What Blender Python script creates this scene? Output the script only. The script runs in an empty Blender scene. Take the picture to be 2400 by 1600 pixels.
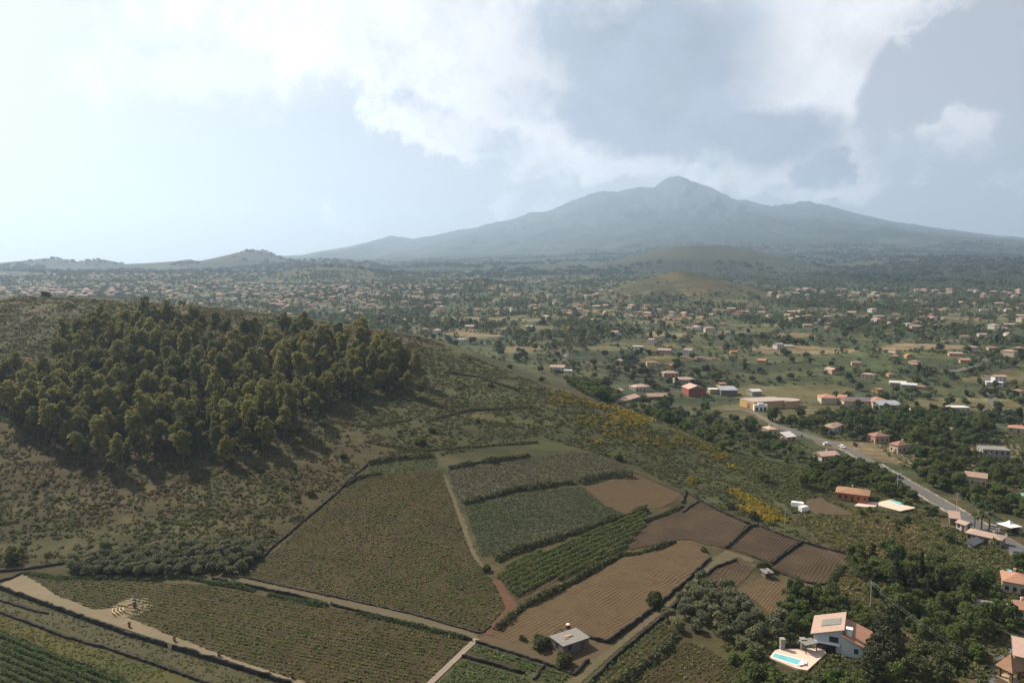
import bpy, math, random
import numpy as np
from mathutils import Vector, Matrix

# ------------------------------------------------------------------ camera, sky, sun, exposure
SC = bpy.context.scene
COL = SC.collection
EYE = 95.0                       # metres of the drone above the lowest fields
FPX = 1714.0                     # focal length in photograph pixels (2400 wide)
PITCH = math.atan(135.0 / FPX)   # eye level lies 135 px above the centre row
cam_d = bpy.data.cameras.new('camera')
cam = bpy.data.objects.new('camera', cam_d)
COL.objects.link(cam)
cam.location = (0, 0, EYE)
cam.rotation_euler = (math.pi / 2 - PITCH, 0, 0)
cam_d.sensor_width = 36.0
cam_d.lens = 36.0 * FPX / 2400.0
cam_d.clip_start = 1.0
cam_d.clip_end = 60000.0
SC.camera = cam

SUN_AZ = math.radians(-50.0)     # left of the view direction
SUN_EL = math.radians(43.0)
sun_d = bpy.data.lights.new('sun', 'SUN')
sun_d.energy = 5.0
sun_d.angle = math.radians(0.6)
sun_d.color = (1.0, 0.88, 0.72)
sun = bpy.data.objects.new('sun', sun_d)
COL.objects.link(sun)
sdir = Vector((math.sin(SUN_AZ) * math.cos(SUN_EL), math.cos(SUN_AZ) * math.cos(SUN_EL), math.sin(SUN_EL)))
sun.rotation_euler = sdir.to_track_quat('Z', 'Y').to_euler()
sun.location = sdir * 300

SC.view_settings.view_transform = 'Standard'
SC.view_settings.look = 'None'
SC.view_settings.gamma = 1.0
SC.view_settings.exposure = 0.86
SC.view_settings.use_curve_mapping = False
SC.render.engine = 'CYCLES'
SC.cycles.use_denoising = True
SC.cycles.max_bounces = 5
SC.cycles.diffuse_bounces = 2
SC.cycles.glossy_bounces = 2
SC.cycles.transmission_bounces = 3
SC.cycles.transparent_max_bounces = 6
SC.cycles.volume_bounces = 2


class NT:
    """Small helper round a node tree."""
    def __init__(s, tree):
        s.t = tree
        tree.nodes.clear()

    def n(s, kind, **kw):
        nd = s.t.nodes.new(kind)
        for k, v in kw.items():
            setattr(nd, k, v)
        return nd

    def put(s, sock, v):
        if isinstance(v, bpy.types.NodeSocket):
            s.t.links.new(v, sock)
        elif v is not None:
            sock.default_value = v

    def m(s, op, a, b=None, c=None, clamp=False):
        nd = s.n('ShaderNodeMath', operation=op, use_clamp=clamp)
        s.put(nd.inputs[0], a)
        s.put(nd.inputs[1], b)
        s.put(nd.inputs[2], c)
        return nd.outputs[0]

    def vm(s, op, a, b=None):
        nd = s.n('ShaderNodeVectorMath', operation=op)
        s.put(nd.inputs[0], a)
        if op == 'SCALE':
            s.put(nd.inputs['Scale'], b)
        else:
            s.put(nd.inputs[1], b)
        return nd.outputs[0]

    def mix(s, f, a, b, mode='MIX'):
        nd = s.n('ShaderNodeMix', data_type='RGBA', blend_type=mode)
        nd.clamp_factor = True
        s.put(nd.inputs[0], f)
        s.put(nd.inputs[6], a)
        s.put(nd.inputs[7], b)
        return nd.outputs[2]

    def ss(s, v, a, b):
        nd = s.n('ShaderNodeMapRange', interpolation_type='SMOOTHSTEP')
        s.put(nd.inputs[0], v)
        nd.inputs[1].default_value = a
        nd.inputs[2].default_value = b
        return nd.outputs[0]

    def noise(s, vec, scale, detail=4.0, rough=0.55, color=False):
        nd = s.n('ShaderNodeTexNoise')
        s.put(nd.inputs['Vector'], vec)
        nd.inputs['Scale'].default_value = scale
        nd.inputs['Detail'].default_value = detail
        nd.inputs['Roughness'].default_value = rough
        return nd.outputs['Color' if color else 'Fac']


def px_dir(u, v):
    """Direction of a photograph pixel, as (azimuth, elevation) in radians."""
    cx, cy = (u - 1200.0) / FPX, (800.0 - v) / FPX
    c, s_ = math.cos(PITCH), math.sin(PITCH)
    d = Vector((cx, c + cy * s_, -s_ + cy * c)).normalized()
    return math.atan2(d.x, d.y), math.asin(d.z)


def build_world():
    w = bpy.data.worlds.new('World')
    SC.world = w
    w.use_nodes = True
    T = NT(w.node_tree)
    out = T.n('ShaderNodeOutputWorld')
    bg = T.n('ShaderNodeBackground')
    bg.inputs['Strength'].default_value = 0.060
    T.t.links.new(bg.outputs[0], out.inputs[0])
    sky = T.n('ShaderNodeTexSky', sky_type='NISHITA')
    sky.sun_disc = False
    sky.sun_elevation = SUN_EL
    sky.sun_rotation = SUN_AZ
    sky.altitude = 600
    sky.air_density = 1.0
    sky.dust_density = 3.0
    sky.ozone_density = 1.0
    tc = T.n('ShaderNodeTexCoord')
    d = tc.outputs['Generated']
    sep = T.n('ShaderNodeSeparateXYZ')
    T.put(sep.inputs[0], d)
    az = T.m('ARCTAN2', sep.outputs[0], sep.outputs[1])
    el = T.m('ARCSINE', T.m('MAXIMUM', T.m('MINIMUM', sep.outputs[2], 1.0), -1.0))
    w1 = T.noise(d, 5.5, 3.0, 0.6, True)
    w2 = T.noise(d, 24.0, 3.5, 0.62, True)
    wv = T.vm('ADD', T.vm('MULTIPLY', T.vm('SUBTRACT', w1, (.5, .5, .5)), (.15, .10, 0)), T.vm('MULTIPLY', T.vm('SUBTRACT', w2, (.5, .5, .5)), (.075, .065, 0)))
    cb = T.n('ShaderNodeCombineXYZ')
    T.put(cb.inputs[0], az)
    T.put(cb.inputs[1], el)
    q = T.vm('ADD', cb.outputs[0], wv)

    VEILC = (6.6, 6.1, 5.9, 1)

    def blob(u, v, ru, rv, rot=0.0):
        a0, e0 = px_dir(u, v)
        mp = T.n('ShaderNodeMapping', vector_type='TEXTURE')
        T.put(mp.inputs[0], q)
        mp.inputs[1].default_value = (a0, e0, 0)
        mp.inputs[2].default_value = (0, 0, math.radians(rot))
        mp.inputs[3].default_value = (ru / FPX, rv / FPX, 1)
        ln = T.n('ShaderNodeVectorMath', operation='LENGTH')
        T.put(ln.inputs[0], mp.outputs[0])
        return T.m('SUBTRACT', 1.0, ln.outputs['Value'])

    def union(parts):
        o = parts[0]
        for p in parts[1:]:
            o = T.m('MAXIMUM', o, p)
        return o
    tex = T.noise(d, 12.0, 7.0, 0.64)
    bil = T.m('SUBTRACT', tex, 0.5)
    # the broad cloud deck over the mountain: bright rim, grey belly
    deckf = union([blob(1330, 100, 520, 300, -12), blob(1640, 120, 400, 330, 8), blob(950, -60, 520, 260, 0),
                   blob(1960, 150, 110, 290, -24), blob(2080, 0, 150, 100, 0), blob(1190, 335, 330, 62, -6), blob(1480, 375, 360, 66, 2),
                   blob(1790, 385, 300, 70, 5), blob(2000, 390, 130, 50, 0)])
    belly = union([blob(1520, 275, 470, 105, -5), blob(1760, 310, 290, 110, -8), blob(1500, 120, 380, 230, 0), blob(1960, 390, 150, 45, 0)])
    puffsf = union([blob(2245, 360, 92, 72, 15), blob(2115, 385, 80, 52, 30), blob(2395, 410, 80, 26, 15), blob(1250, 455, 120, 46, 5),
                    blob(1860, 452, 95, 30, 0), blob(1110, 335, 190, 36, -20), blob(2190, 10, 120, 48, 12), blob(800, 530, 70, 36, 0), blob(1590, 412, 80, 32, 25)])
    veilf = union([blob(450, 180, 300, 70, 5), blob(700, 60, 420, 180, 0)])
    lay = T.vm('SCALE', d, T.m('DIVIDE', 1.0, T.m('ADD', T.m('MAXIMUM', sep.outputs[2], 0.0), 0.22)))
    # outside the part of the sky in view the same broken cloud goes on
    wide = T.ss(T.noise(lay, 1.7, 3.0, 0.6), 0.58, 0.72)
    wide = T.m('MULTIPLY', wide, T.m('MAXIMUM', T.ss(T.m('ABSOLUTE', az), 0.70, 0.95), T.ss(el, 0.36, 0.55)))
    deck = T.ss(T.m('MULTIPLY_ADD', bil, 1.6, deckf), -0.02, 0.30)
    den = T.m('MAXIMUM', deck, wide)
    grey = T.m('MAXIMUM', T.ss(T.m('MULTIPLY_ADD', bil, 1.0, belly), 0.02, 0.60), T.m('MULTIPLY', wide, 0.6))
    veil = T.ss(T.m('MULTIPLY_ADD', bil, 1.6, veilf), -0.1, 0.7)
    skyc = T.mix(0.55, sky.outputs[0], VEILC)
    skyc = T.mix(T.m('MULTIPLY', veil, 0.7), skyc, (9.4, 9.2, 9.2, 1))
    c1 = T.mix(grey, (9.2, 9.0, 9.1, 1), (3.2, 3.6, 4.4, 1))
    c1 = T.vm('SCALE', c1, T.m('MULTIPLY_ADD', tex, 1.1, .47))
    skyc = T.mix(T.m('MULTIPLY', den, 0.88), skyc, c1)
    pf = T.ss(T.m('MULTIPLY_ADD', bil, 2.3, puffsf), 0.02, 0.34)
    skyc = T.mix(T.m('MULTIPLY', pf, 0.92), skyc, T.mix(T.ss(tex, 0.40, 0.60), (5.4, 5.6, 6.2, 1), (8.8, 8.6, 8.7, 1)))
    T.t.links.new(skyc, bg.inputs['Color'])


build_world()

# ------------------------------------------------------------------ numbers: noise, height of the land
RNG = np.random.default_rng(7)


def sstep(x, a, b):
    t = np.clip((np.asarray(x, float) - a) / (b - a), 0, 1)
    return t * t * (3 - 2 * t)


def vnoise(x, y, seed=0):
    x = np.asarray(x, float)
    y = np.asarray(y, float)
    xi, yi = np.floor(x).astype(np.int64), np.floor(y).astype(np.int64)
    fx, fy = x - xi, y - yi
    fx, fy = fx * fx * (3 - 2 * fx), fy * fy * (3 - 2 * fy)

    def h(i, j):
        n = (i * 374761393 + j * 668265263 + seed * 1442695041) & 0xFFFFFFFF
        n = ((n ^ (n >> 13)) * 1274126177) & 0xFFFFFFFF
        return ((n ^ (n >> 16)) & 0xFFFF) / 65535.0
    a, b, c, d = h(xi, yi), h(xi + 1, yi), h(xi, yi + 1), h(xi + 1, yi + 1)
    return (a + (b - a) * fx) * (1 - fy) + (c + (d - c) * fx) * fy


def fbm(x, y, scale, octv=4, seed=0, gain=0.5):
    s, a, t = 0.0, 1.0, 0.0
    x, y = np.asarray(x, float) / scale, np.asarray(y, float) / scale
    for k in range(octv):
        s = s + a * vnoise(x, y, seed + k * 17)
        t += a
        a *= gain
        x, y = x * 2.03 + 11.3, y * 2.03 + 7.7
    return s / t


# near land: surveyed heights (x, y, z) joined by a thin-plate surface
SURVEY = np.array([
    (-300, 60, -5), (0, 60, -3), (300, 60, -1), (-250, 120, -4), (-100, 120, -3), (0, 120, -2), (150, 120, -1), (300, 120, 0),
    (-150, 190, -1), (0, 190, 0), (120, 190, 0), (200, 200, 0), (320, 250, 0),
    (-250, 250, 6), (-160, 255, 4), (-60, 250, 4), (0, 250, 5), (60, 250, 3), (120, 250, 1), (180, 260, 0),
    (-280, 330, 32), (-200, 330, 28), (-120, 330, 24), (-35, 322, 18), (30, 330, 13), (80, 320, 7), (130, 320, 2.5), (180, 330, 1), (300, 350, 0),
    (-330, 420, 62), (-200, 420, 53), (-120, 420, 46), (-40, 420, 40), (20, 410, 32), (70, 390, 21), (120, 390, 8), (170, 400, 2), (260, 450, 0),
    (-500, 550, 90), (-385, 550, 88), (-300, 545, 84), (-230, 540, 79), (-160, 530, 72), (-58, 500, 58), (0, 450, 41), (40, 415, 31),
    (80, 450, 12), (40, 500, 24), (0, 560, 30), (-80, 620, 36), (-200, 680, 42), (-350, 700, 52), (-500, 700, 60),
    (200, 500, 1), (130, 560, 4), (60, 640, 12), (-100, 760, 24), (-300, 860, 30), (-520, 860, 34),
    (350, 500, 0), (500, 500, 0), (500, 250, 0), (600, 650, 14), (300, 620, 10), (300, 760, 26), (0, 860, 33), (600, 860, 33), (-700, 300, 30), (-700, 500, 70)], float)


def _tps_fit(P):
    n = len(P)
    X = P[:, :2] / 300.0
    d2 = ((X[:, None] - X[None]) ** 2).sum(-1)
    K = np.where(d2 > 0, d2 * np.log(np.maximum(d2, 1e-12)), 0) + np.eye(n) * 2e-3
    Q = np.hstack([np.ones((n, 1)), X])
    A = np.block([[K, Q], [Q.T, np.zeros((3, 3))]])
    return X, np.linalg.solve(A, np.concatenate([P[:, 2], np.zeros(3)]))


_TX, _TW = _tps_fit(SURVEY)


def near_land(x, y):
    sh = np.shape(x)
    X = np.stack([np.ravel(x), np.ravel(y)], -1) / 300.0
    out = np.empty(len(X))
    for i in range(0, len(X), 40000):
        q = X[i:i + 40000]
        d2 = ((q[:, None] - _TX[None]) ** 2).sum(-1)
        out[i:i + 40000] = np.where(d2 > 0, d2 * np.log(np.maximum(d2, 1e-12)), 0) @ _TW[:-3] + _TW[-3] + q @ _TW[-2:]
    return out.reshape(sh)


PROFILE = np.array([(0, 0), (500, 0), (560, 4), (680, 21), (830, 31), (1000, 41), (1300, 55), (1700, 73), (2300, 104),
                    (3000, 138), (4000, 166), (5500, 190), (8000, 225), (12000, 280), (30000, 300)], float)


def valley(x, y):
    r = np.sqrt(x * x * 0.25 + y * y)
    b = np.interp(r, PROFILE[:, 0], PROFILE[:, 1])
    b = 0.5 * b + 0.25 * (np.interp(r * 1.05, PROFILE[:, 0], PROFILE[:, 1]) + np.interp(r * 0.95, PROFILE[:, 0], PROFILE[:, 1]))
    amp = sstep(r, 600, 2200)
    b = b + amp * (fbm(x, y, 420, 3, 3) - 0.5) * 16 + sstep(r, 2200, 5000) * (fbm(x, y, 900, 3, 5) - 0.5) * 60
    return b


def cone(x, y, u, v_top, yc, rad, flat=0.0, squash=1.0, seed=1):
    cx = (u - 1200.0) / FPX * yc
    top = EYE + (665.0 - v_top) / FPX * yc
    base = float(valley(np.array([cx]), np.array([yc]))[0])
    d = np.sqrt((x - cx) ** 2 + ((y - yc) * squash) ** 2)
    d = d * (1 + 0.25 * (fbm(x, y, rad * 0.5, 3, seed) - 0.5))
    k = np.clip((rad - d) / (rad - flat), 0, 1)
    k = k * k * (3 - 2 * k) * 0.45 + k * 0.55
    return (top - base) * k


def ridge(x, y, R, pts, front, back, power, seed, rough):
    pts = np.array(pts, float)
    xr = (pts[:, 0] - 1200.0) / FPX * R
    zr = EYE + (665.0 - pts[:, 1]) / FPX * R
    top = np.interp(x, xr, zr, left=zr[0], right=zr[-1])
    b = valley(x, y)
    s = np.where(y < R, 1 - (R - y) / front, 1 - (y - R) / back)
    s = np.clip(s, 0, 1)
    gully = 1 - np.abs(2 * fbm(x, y * 0.4, R * 0.05, 5, seed, .6) - 1)
    edge = np.clip((1 - s) * 4, 0, 1) * 0.75 + 0.12
    k = np.clip(s ** power * (1 - edge * rough * (1 - gully)), 0, 1)
    return b + np.maximum(top - b, 0) * k


ETNA = [(300, 660), (640, 602), (700, 601), (760, 590), (850, 572), (885, 562), (920, 552), (945, 556), (970, 560), (1050, 545), (1150, 522),
        (1240, 500), (1300, 487), (1380, 455), (1408, 444), (1430, 450), (1447, 452), (1462, 446), (1530, 431), (1550, 420), (1572, 414),
        (1605, 415), (1625, 424), (1650, 437), (1720, 466), (1790, 478), (1850, 471), (1885, 470), (1930, 482), (2000, 503), (2100, 520),
        (2200, 533), (2300, 550), (2400, 562), (2700, 600), (3400, 650)]
SPUR = [(700, 640), (1000, 600), (1200, 575), (1400, 540), (1550, 512), (1700, 516), (1770, 506), (1850, 513), (1930, 509), (2050, 531), (2200, 547), (2400, 578), (2700, 620)]
FOOT = [(900, 640), (1100, 606), (1400, 590), (1700, 580), (1900, 568), (2050, 578), (2250, 592), (2400, 606), (2700, 620)]
FOOTR = [(1560, 690), (1750, 655), (1880, 628), (2000, 607), (2130, 598), (2260, 606), (2400, 618), (2600, 626), (3000, 640)]
LEFT = [(-700, 640), (-200, 640), (20, 632), (70, 616), (115, 605), (165, 608), (205, 622), (245, 607), (270, 612), (303, 623), (345, 617), (420, 612), (450, 608),
        (485, 618), (520, 604), (560, 592), (605, 586), (640, 594), (690, 610), (760, 630), (850, 645)]
MIDL = [(380, 650), (560, 632), (720, 610), (800, 606), (880, 618), (960, 640)]


def land_exact(x, y):
    x = np.asarray(x, float)
    y = np.asarray(y, float)
    v = valley(x, y)
    r = np.sqrt(x * x + y * y)
    w = sstep(r, 620, 900) * (1 - 0) + 0.0
    w = np.where(y < 0, 1.0, w)
    z = v.copy()
    m = w < 1
    if m.any():
        nz = near_land(x[m], y[m])
        z[m] = nz * (1 - w[m]) + v[m] * w[m]
    far = r > 1000
    if far.any():
        xf, yf = x[far], y[far]
        zf = z[far]
        zf = zf + cone(xf, yf, 1600, 636, 1600, 215, 10, 0.8, 2)
        zf = np.maximum(zf, v[far] + cone(xf, yf, 1640, 577, 3600, 640, 110, 0.8, 5))
        zf = np.maximum(zf, v[far] + cone(xf, yf, 770, 627, 2600, 250, 60, 0.8, 9))
        zf = np.maximum(zf, v[far] + cone(xf, yf, 1130, 650, 1900, 120, 10, 0.8, 12) * .7)
        big = yf > 1500
        if big.any():
            xb, yb = xf[big], yf[big]
            q = zf[big]
            q = np.maximum(q, ridge(xb, yb, 11500.0, ETNA, 8200, 2500, 1.9, 21, 0.60))
            q = np.maximum(q, ridge(xb, yb, 8600.0, SPUR, 5200, 1500, 1.5, 25, 0.55))
            q = np.maximum(q, ridge(xb, yb, 6200.0, FOOT, 3300, 1200, 1.3, 29, 0.35))
            q = np.maximum(q, ridge(xb, yb, 4000.0, FOOTR, 2200, 1300, 1.25, 31, 0.30))
            q = np.maximum(q, ridge(xb, yb, 4400.0, LEFT, 900, 800, 1.1, 33, 0.25))
            q = np.maximum(q, ridge(xb, yb, 3900.0, MIDL, 800, 700, 1.1, 37, 0.25))
            zf[big] = q
        z[far] = zf
    return z


# quick look-up grid for the nearer land
GX0, GY0, GS = -1100.0, 20.0, 4.0
_gx = np.arange(GX0, 1400.0, GS)
_gy = np.arange(GY0, 2000.0, GS)
_GZ = land_exact(*np.meshgrid(_gx, _gy, indexing='ij'))


def land(x, y):
    x = np.asarray(x, float)
    y = np.asarray(y, float)
    fx, fy = (x - GX0) / GS, (y - GY0) / GS
    inside = (fx > 0) & (fy > 0) & (fx < len(_gx) - 2) & (fy < len(_gy) - 2)
    i = np.clip(np.floor(fx).astype(int), 0, len(_gx) - 2)
    j = np.clip(np.floor(fy).astype(int), 0, len(_gy) - 2)
    a, b = fx - i, fy - j
    z = (_GZ[i, j] * (1 - a) + _GZ[i + 1, j] * a) * (1 - b) + (_GZ[i, j + 1] * (1 - a) + _GZ[i + 1, j + 1] * a) * b
    if not np.all(inside):
        o = ~inside
        z = np.array(z)
        if z.ndim == 0:
            return land_exact(x.reshape(1), y.reshape(1))[0]
        z[o] = land_exact(x[o], y[o])
    return z


def lz(x, y):
    return float(land(np.array([float(x)]), np.array([float(y)]))[0])


_TT = np.geomspace(70, 9000, 2600)


def at(u, v):
    """Where the ray of photograph pixel (u, v) meets the land."""
    cx, cy = (u - 1200.0) / FPX, (800.0 - v) / FPX
    c, s_ = math.cos(PITCH), math.sin(PITCH)
    dx, dy, dz = cx, c + cy * s_, -s_ + cy * c
    t = _TT
    X, Y, Z = dx * t, dy * t, EYE + dz * t
    hit = Z < land(X, Y)
    k = int(np.argmax(hit))
    if not hit[k]:
        k = len(t) - 1
    a, b = t[max(k - 1, 0)], t[k]
    for _ in range(14):
        mth = 0.5 * (a + b)
        if EYE + dz * mth < lz(dx * mth, dy * mth):
            b = mth
        else:
            a = mth
    return Vector((dx * b, dy * b, lz(dx * b, dy * b)))


def project(x, y, z):
    c, s_ = math.cos(PITCH), math.sin(PITCH)
    z = z - EYE
    f = y * c - z * s_
    up = y * s_ + z * c
    return 1200 + FPX * x / f, 800 - FPX * up / f


def seen(x, y, z, lift=3.0):
    """True where nothing of the land stands between the camera and (x, y, z + lift) and it is in frame."""
    u, v = project(x, y, z + lift)
    ok = (u > -60) & (u < 2460) & (v < 1680)
    for s in np.linspace(0.12, 0.97, 30):
        ok &= (EYE + (z + lift - EYE) * s) > land(x * s, y * s) - 0.3
    return ok

# ------------------------------------------------------------------ materials and mesh helpers
MATS = {}


def srgb(r, g, b):
    f = lambda c: ((c / 255 + 0.055) / 1.055) ** 2.4 if c > 10 else c / 255 / 12.92
    return (f(r), f(g), f(b), 1.0)


def mat(name, color, rough=0.9, var=0.25, scale=0.5, hue=None, attr=False, trans=0.0, rnd=0.0, bump=0.0, spec=0.2, strips=0.0):
    """Procedural material: base colour broken up by noise (and by colour attribute or object)."""
    if name in MATS:
        return MATS[name]
    mt = bpy.data.materials.new(name)
    mt.use_nodes = True
    T = NT(mt.node_tree)
    out = T.n('ShaderNodeOutputMaterial')
    b = T.n('ShaderNodeBsdfPrincipled')
    b.inputs['Roughness'].default_value = rough
    b.inputs['Specular IOR Level'].default_value = spec
    geo = T.n('ShaderNodeNewGeometry')
    pos = geo.outputs['Position']
    if attr:
        an = T.n('ShaderNodeAttribute')
        an.attribute_name = 'Col'
        base = an.outputs['Color']
    else:
        rgb = T.n('ShaderNodeRGB')
        rgb.outputs[0].default_value = color
        base = rgb.outputs[0]
    n1 = T.noise(pos, scale, 6.0, 0.65)
    n2 = T.noise(pos, scale * 0.13, 4.0, 0.6)
    f = T.m('MULTIPLY_ADD', T.m('SUBTRACT', n1, 0.5), var * 2.2, 1.0)
    f = T.m('MULTIPLY', f, T.m('MULTIPLY_ADD', T.m('SUBTRACT', n2, 0.5), var * 1.6, 1.0))
    if strips:
        n3 = T.noise(T.vm('MULTIPLY', pos, (.010, .10, .10)), 1.0, 3.0, 0.6)
        f = T.m('MULTIPLY', f, T.m('MULTIPLY_ADD', T.m('SUBTRACT', n3, 0.5), strips, 1.0))
    if rnd:
        oi = T.n('ShaderNodeObjectInfo')
        f = T.m('MULTIPLY', f, T.m('MULTIPLY_ADD', T.m('SUBTRACT', oi.outputs['Random'], 0.5), rnd, 1.0))
    if hue:
        base = T.mix(T.ss(n2, 0.35, 0.65), base, hue)
    elif rnd:
        h2 = tuple(c * k for c, k in zip(color, (1.14, 1.0, 0.82))) + (1.0,)
        base = T.mix(T.m('MULTIPLY', oi.outputs['Random'], 0.8), base, h2[:3] + (1.0,))
    col = T.vm('SCALE', base, T.m('MAXIMUM', f, 0.15))
    T.t.links.new(col, b.inputs['Base Color'])
    if bump:
        bp = T.n('ShaderNodeBump')
        bp.inputs['Strength'].default_value = 1.0
        bp.inputs['Distance'].default_value = bump
        T.put(bp.inputs['Height'], n1)
        T.t.links.new(bp.outputs[0], b.inputs['Normal'])
    if trans:
        tr = T.n('ShaderNodeBsdfTranslucent')
        T.t.links.new(col, tr.inputs['Color'])
        mx = T.n('ShaderNodeMixShader')
        mx.inputs[0].default_value = trans
        T.t.links.new(b.outputs[0], mx.inputs[1])
        T.t.links.new(tr.outputs[0], mx.inputs[2])
        T.t.links.new(mx.outputs[0], out.inputs[0])
    else:
        T.t.links.new(b.outputs[0], out.inputs[0])
    MATS[name] = mt
    return mt


def mesh_np(name, V, F, material=None, colors=None, smooth=False):
    """Mesh from numpy vertices and equal-sided faces."""
    V = np.asarray(V, np.float32)
    F = np.asarray(F, np.int32)
    me = bpy.data.meshes.new(name)
    k = F.shape[1]
    me.vertices.add(len(V))
    me.vertices.foreach_set('co', V.ravel())
    me.loops.add(F.size)
    me.loops.foreach_set('vertex_index', F.ravel())
    me.polygons.add(len(F))
    me.polygons.foreach_set('loop_start', np.arange(0, F.size, k, dtype=np.int32))
    me.polygons.foreach_set('loop_total', np.full(len(F), k, np.int32))
    me.polygons.foreach_set('use_smooth', np.full(len(F), smooth, bool))
    if colors is not None:
        ca = me.color_attributes.new('Col', 'FLOAT_COLOR', 'POINT')
        c4 = np.ones((len(V), 4), np.float32)
        c4[:, :3] = colors
        ca.data.foreach_set('color', c4.ravel())
    me.update()
    me.validate()
    if material:
        me.materials.append(material)
    return me


class MB:
    """Collects boxes, prisms and tubes into one mesh (mixed polygons)."""
    def __init__(s):
        s.v, s.f = [], []

    def add(s, v, f):
        o = len(s.v)
        s.v += [tuple(p) for p in v]
        s.f += [tuple(i + o for i in q) for q in f]
        return s

    def box(s, x0, x1, y0, y1, z0, z1):
        return s.add([(x0, y0, z0), (x1, y0, z0), (x1, y1, z0), (x0, y1, z0), (x0, y0, z1), (x1, y0, z1), (x1, y1, z1), (x0, y1, z1)],
                     [(0, 3, 2, 1), (4, 5, 6, 7), (0, 1, 5, 4), (1, 2, 6, 5), (2, 3, 7, 6), (3, 0, 4, 7)])

    def prism(s, pts, z0, z1):
        n = len(pts)
        return s.add([(p[0], p[1], z0) for p in pts] + [(p[0], p[1], z1) for p in pts],
                     [tuple(range(n))[::-1], tuple(range(n, 2 * n))] + [(i, (i + 1) % n, n + (i + 1) % n, n + i) for i in range(n)])

    def tube(s, a, b, ra, rb=None, n=7):
        rb = ra if rb is None else rb
        a, b = Vector(a), Vector(b)
        d = (b - a).normalized()
        p = d.cross(Vector((0, 0, 1)) if abs(d.z) < 0.9 else Vector((1, 0, 0))).normalized()
        q = d.cross(p)
        v = []
        for c, r in ((a, ra), (b, rb)):
            for i in range(n):
                t = 2 * math.pi * i / n
                v.append(c + p * (r * math.cos(t)) + q * (r * math.sin(t)))
        f = [(i, (i + 1) % n, n + (i + 1) % n, n + i) for i in range(n)]
        f += [tuple(range(n))[::-1], tuple(range(n, 2 * n))]
        return s.add(v, f)

    def mesh(s, name, material):
        me = bpy.data.meshes.new(name)
        me.from_pydata([tuple(p) for p in s.v], [], s.f)
        me.update()
        me.materials.append(material)
        return me


def obj(name, me, parent=None, loc=(0, 0, 0), rz=0.0, sc=None):
    o = bpy.data.objects.new(name, me)
    COL.objects.link(o)
    o.location = loc
    if rz:
        o.rotation_euler = (0, 0, rz)
    if sc is not None:
        o.scale = (sc, sc, sc) if not hasattr(sc, '__len__') else sc
    o.parent = parent
    return o


def tag(o, label=None, cat=None, group=None, kind=None):
    if label:
        o['label'] = label
    if cat:
        o['category'] = cat
    if group:
        o['group'] = group
    if kind:
        o['kind'] = kind
    return o


def inside(poly, x, y):
    x = np.asarray(x, float)
    y = np.asarray(y, float)
    c = np.zeros(x.shape, bool)
    n = len(poly)
    for i in range(n):
        x0, y0 = poly[i][:2]
        x1, y1 = poly[(i + 1) % n][:2]
        m = ((y0 > y) != (y1 > y)) & (x < (x1 - x0) * (y - y0) / ((y1 - y0) if y1 != y0 else 1e-9) + x0)
        c ^= m
    return c


def ground_poly(pts):
    return [at(u, v) for u, v in pts]


# ------------------------------------------------------------------ fields of the valley floor (colour of each parcel)
VR = np.random.default_rng(11)
PAR = np.stack([VR.uniform(-2600, 3000, 9500), VR.uniform(380, 4200, 9500)], -1)
PCOL = np.array([(.075, .095, .040), (.10, .108, .045), (.15, .135, .065), (.22, .175, .10), (.066, .080, .040), (.09, .10, .045), (.16, .145, .08), (.058, .075, .036), (.12, .115, .055)])
PSEL = VR.choice(len(PCOL), len(PAR), p=[.18, .15, .10, .07, .16, .14, .06, .10, .04])
_CELL = 60.0
_bins = {}
for _i, (_x, _y) in enumerate(PAR):
    _bins.setdefault((int(_x // _CELL), int(_y // _CELL)), []).append(_i)


def parcels(x, y):
    """Nearest parcel and how near its edge is, for arrays of points (long, low parcels)."""
    x, y = np.ravel(x), np.ravel(y)
    best = np.zeros(len(x), int)
    edge = np.zeros(len(x))
    kx, ky = np.floor(x / _CELL).astype(int), np.floor(y / _CELL).astype(int)
    key = kx * 100000 + ky
    order = np.argsort(key, kind='stable')
    ks, starts = np.unique(key[order], return_index=True)
    ends = np.append(starts[1:], len(order))
    for k, a, b in zip(ks, starts, ends):
        idx = order[a:b]
        cx, cy = kx[idx[0]], ky[idx[0]]
        cand = [c for i in (-1, 0, 1) for j in (-1, 0, 1) for c in _bins.get((cx + i, cy + j), ())]
        if len(cand) < 2:
            continue
        cand = np.array(cand)
        dx = np.abs(x[idx][:, None] - PAR[cand, 0][None])
        dy = np.abs(y[idx][:, None] - PAR[cand, 1][None])
        d = np.maximum(dx * 0.55, dy * 1.25) + 0.25 * (dx + dy)
        o = np.argsort(d, 1)[:, :2]
        r = np.arange(len(idx))
        best[idx] = cand[o[:, 0]]
        edge[idx] = d[r, o[:, 1]] - d[r, o[:, 0]]
    return best, edge


def lerp(a, b, t):
    return a * (1 - t[:, None]) + np.asarray(b) * t[:, None]


SCRUBZ = ground_poly([(1010, 800), (1200, 880), (1400, 950), (1560, 1010), (1700, 1075), (1830, 1200), (1880, 1260), (1740, 1215), (1600, 1150), (1480, 1085), (1250, 1005), (1080, 950), (980, 880)])


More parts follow.
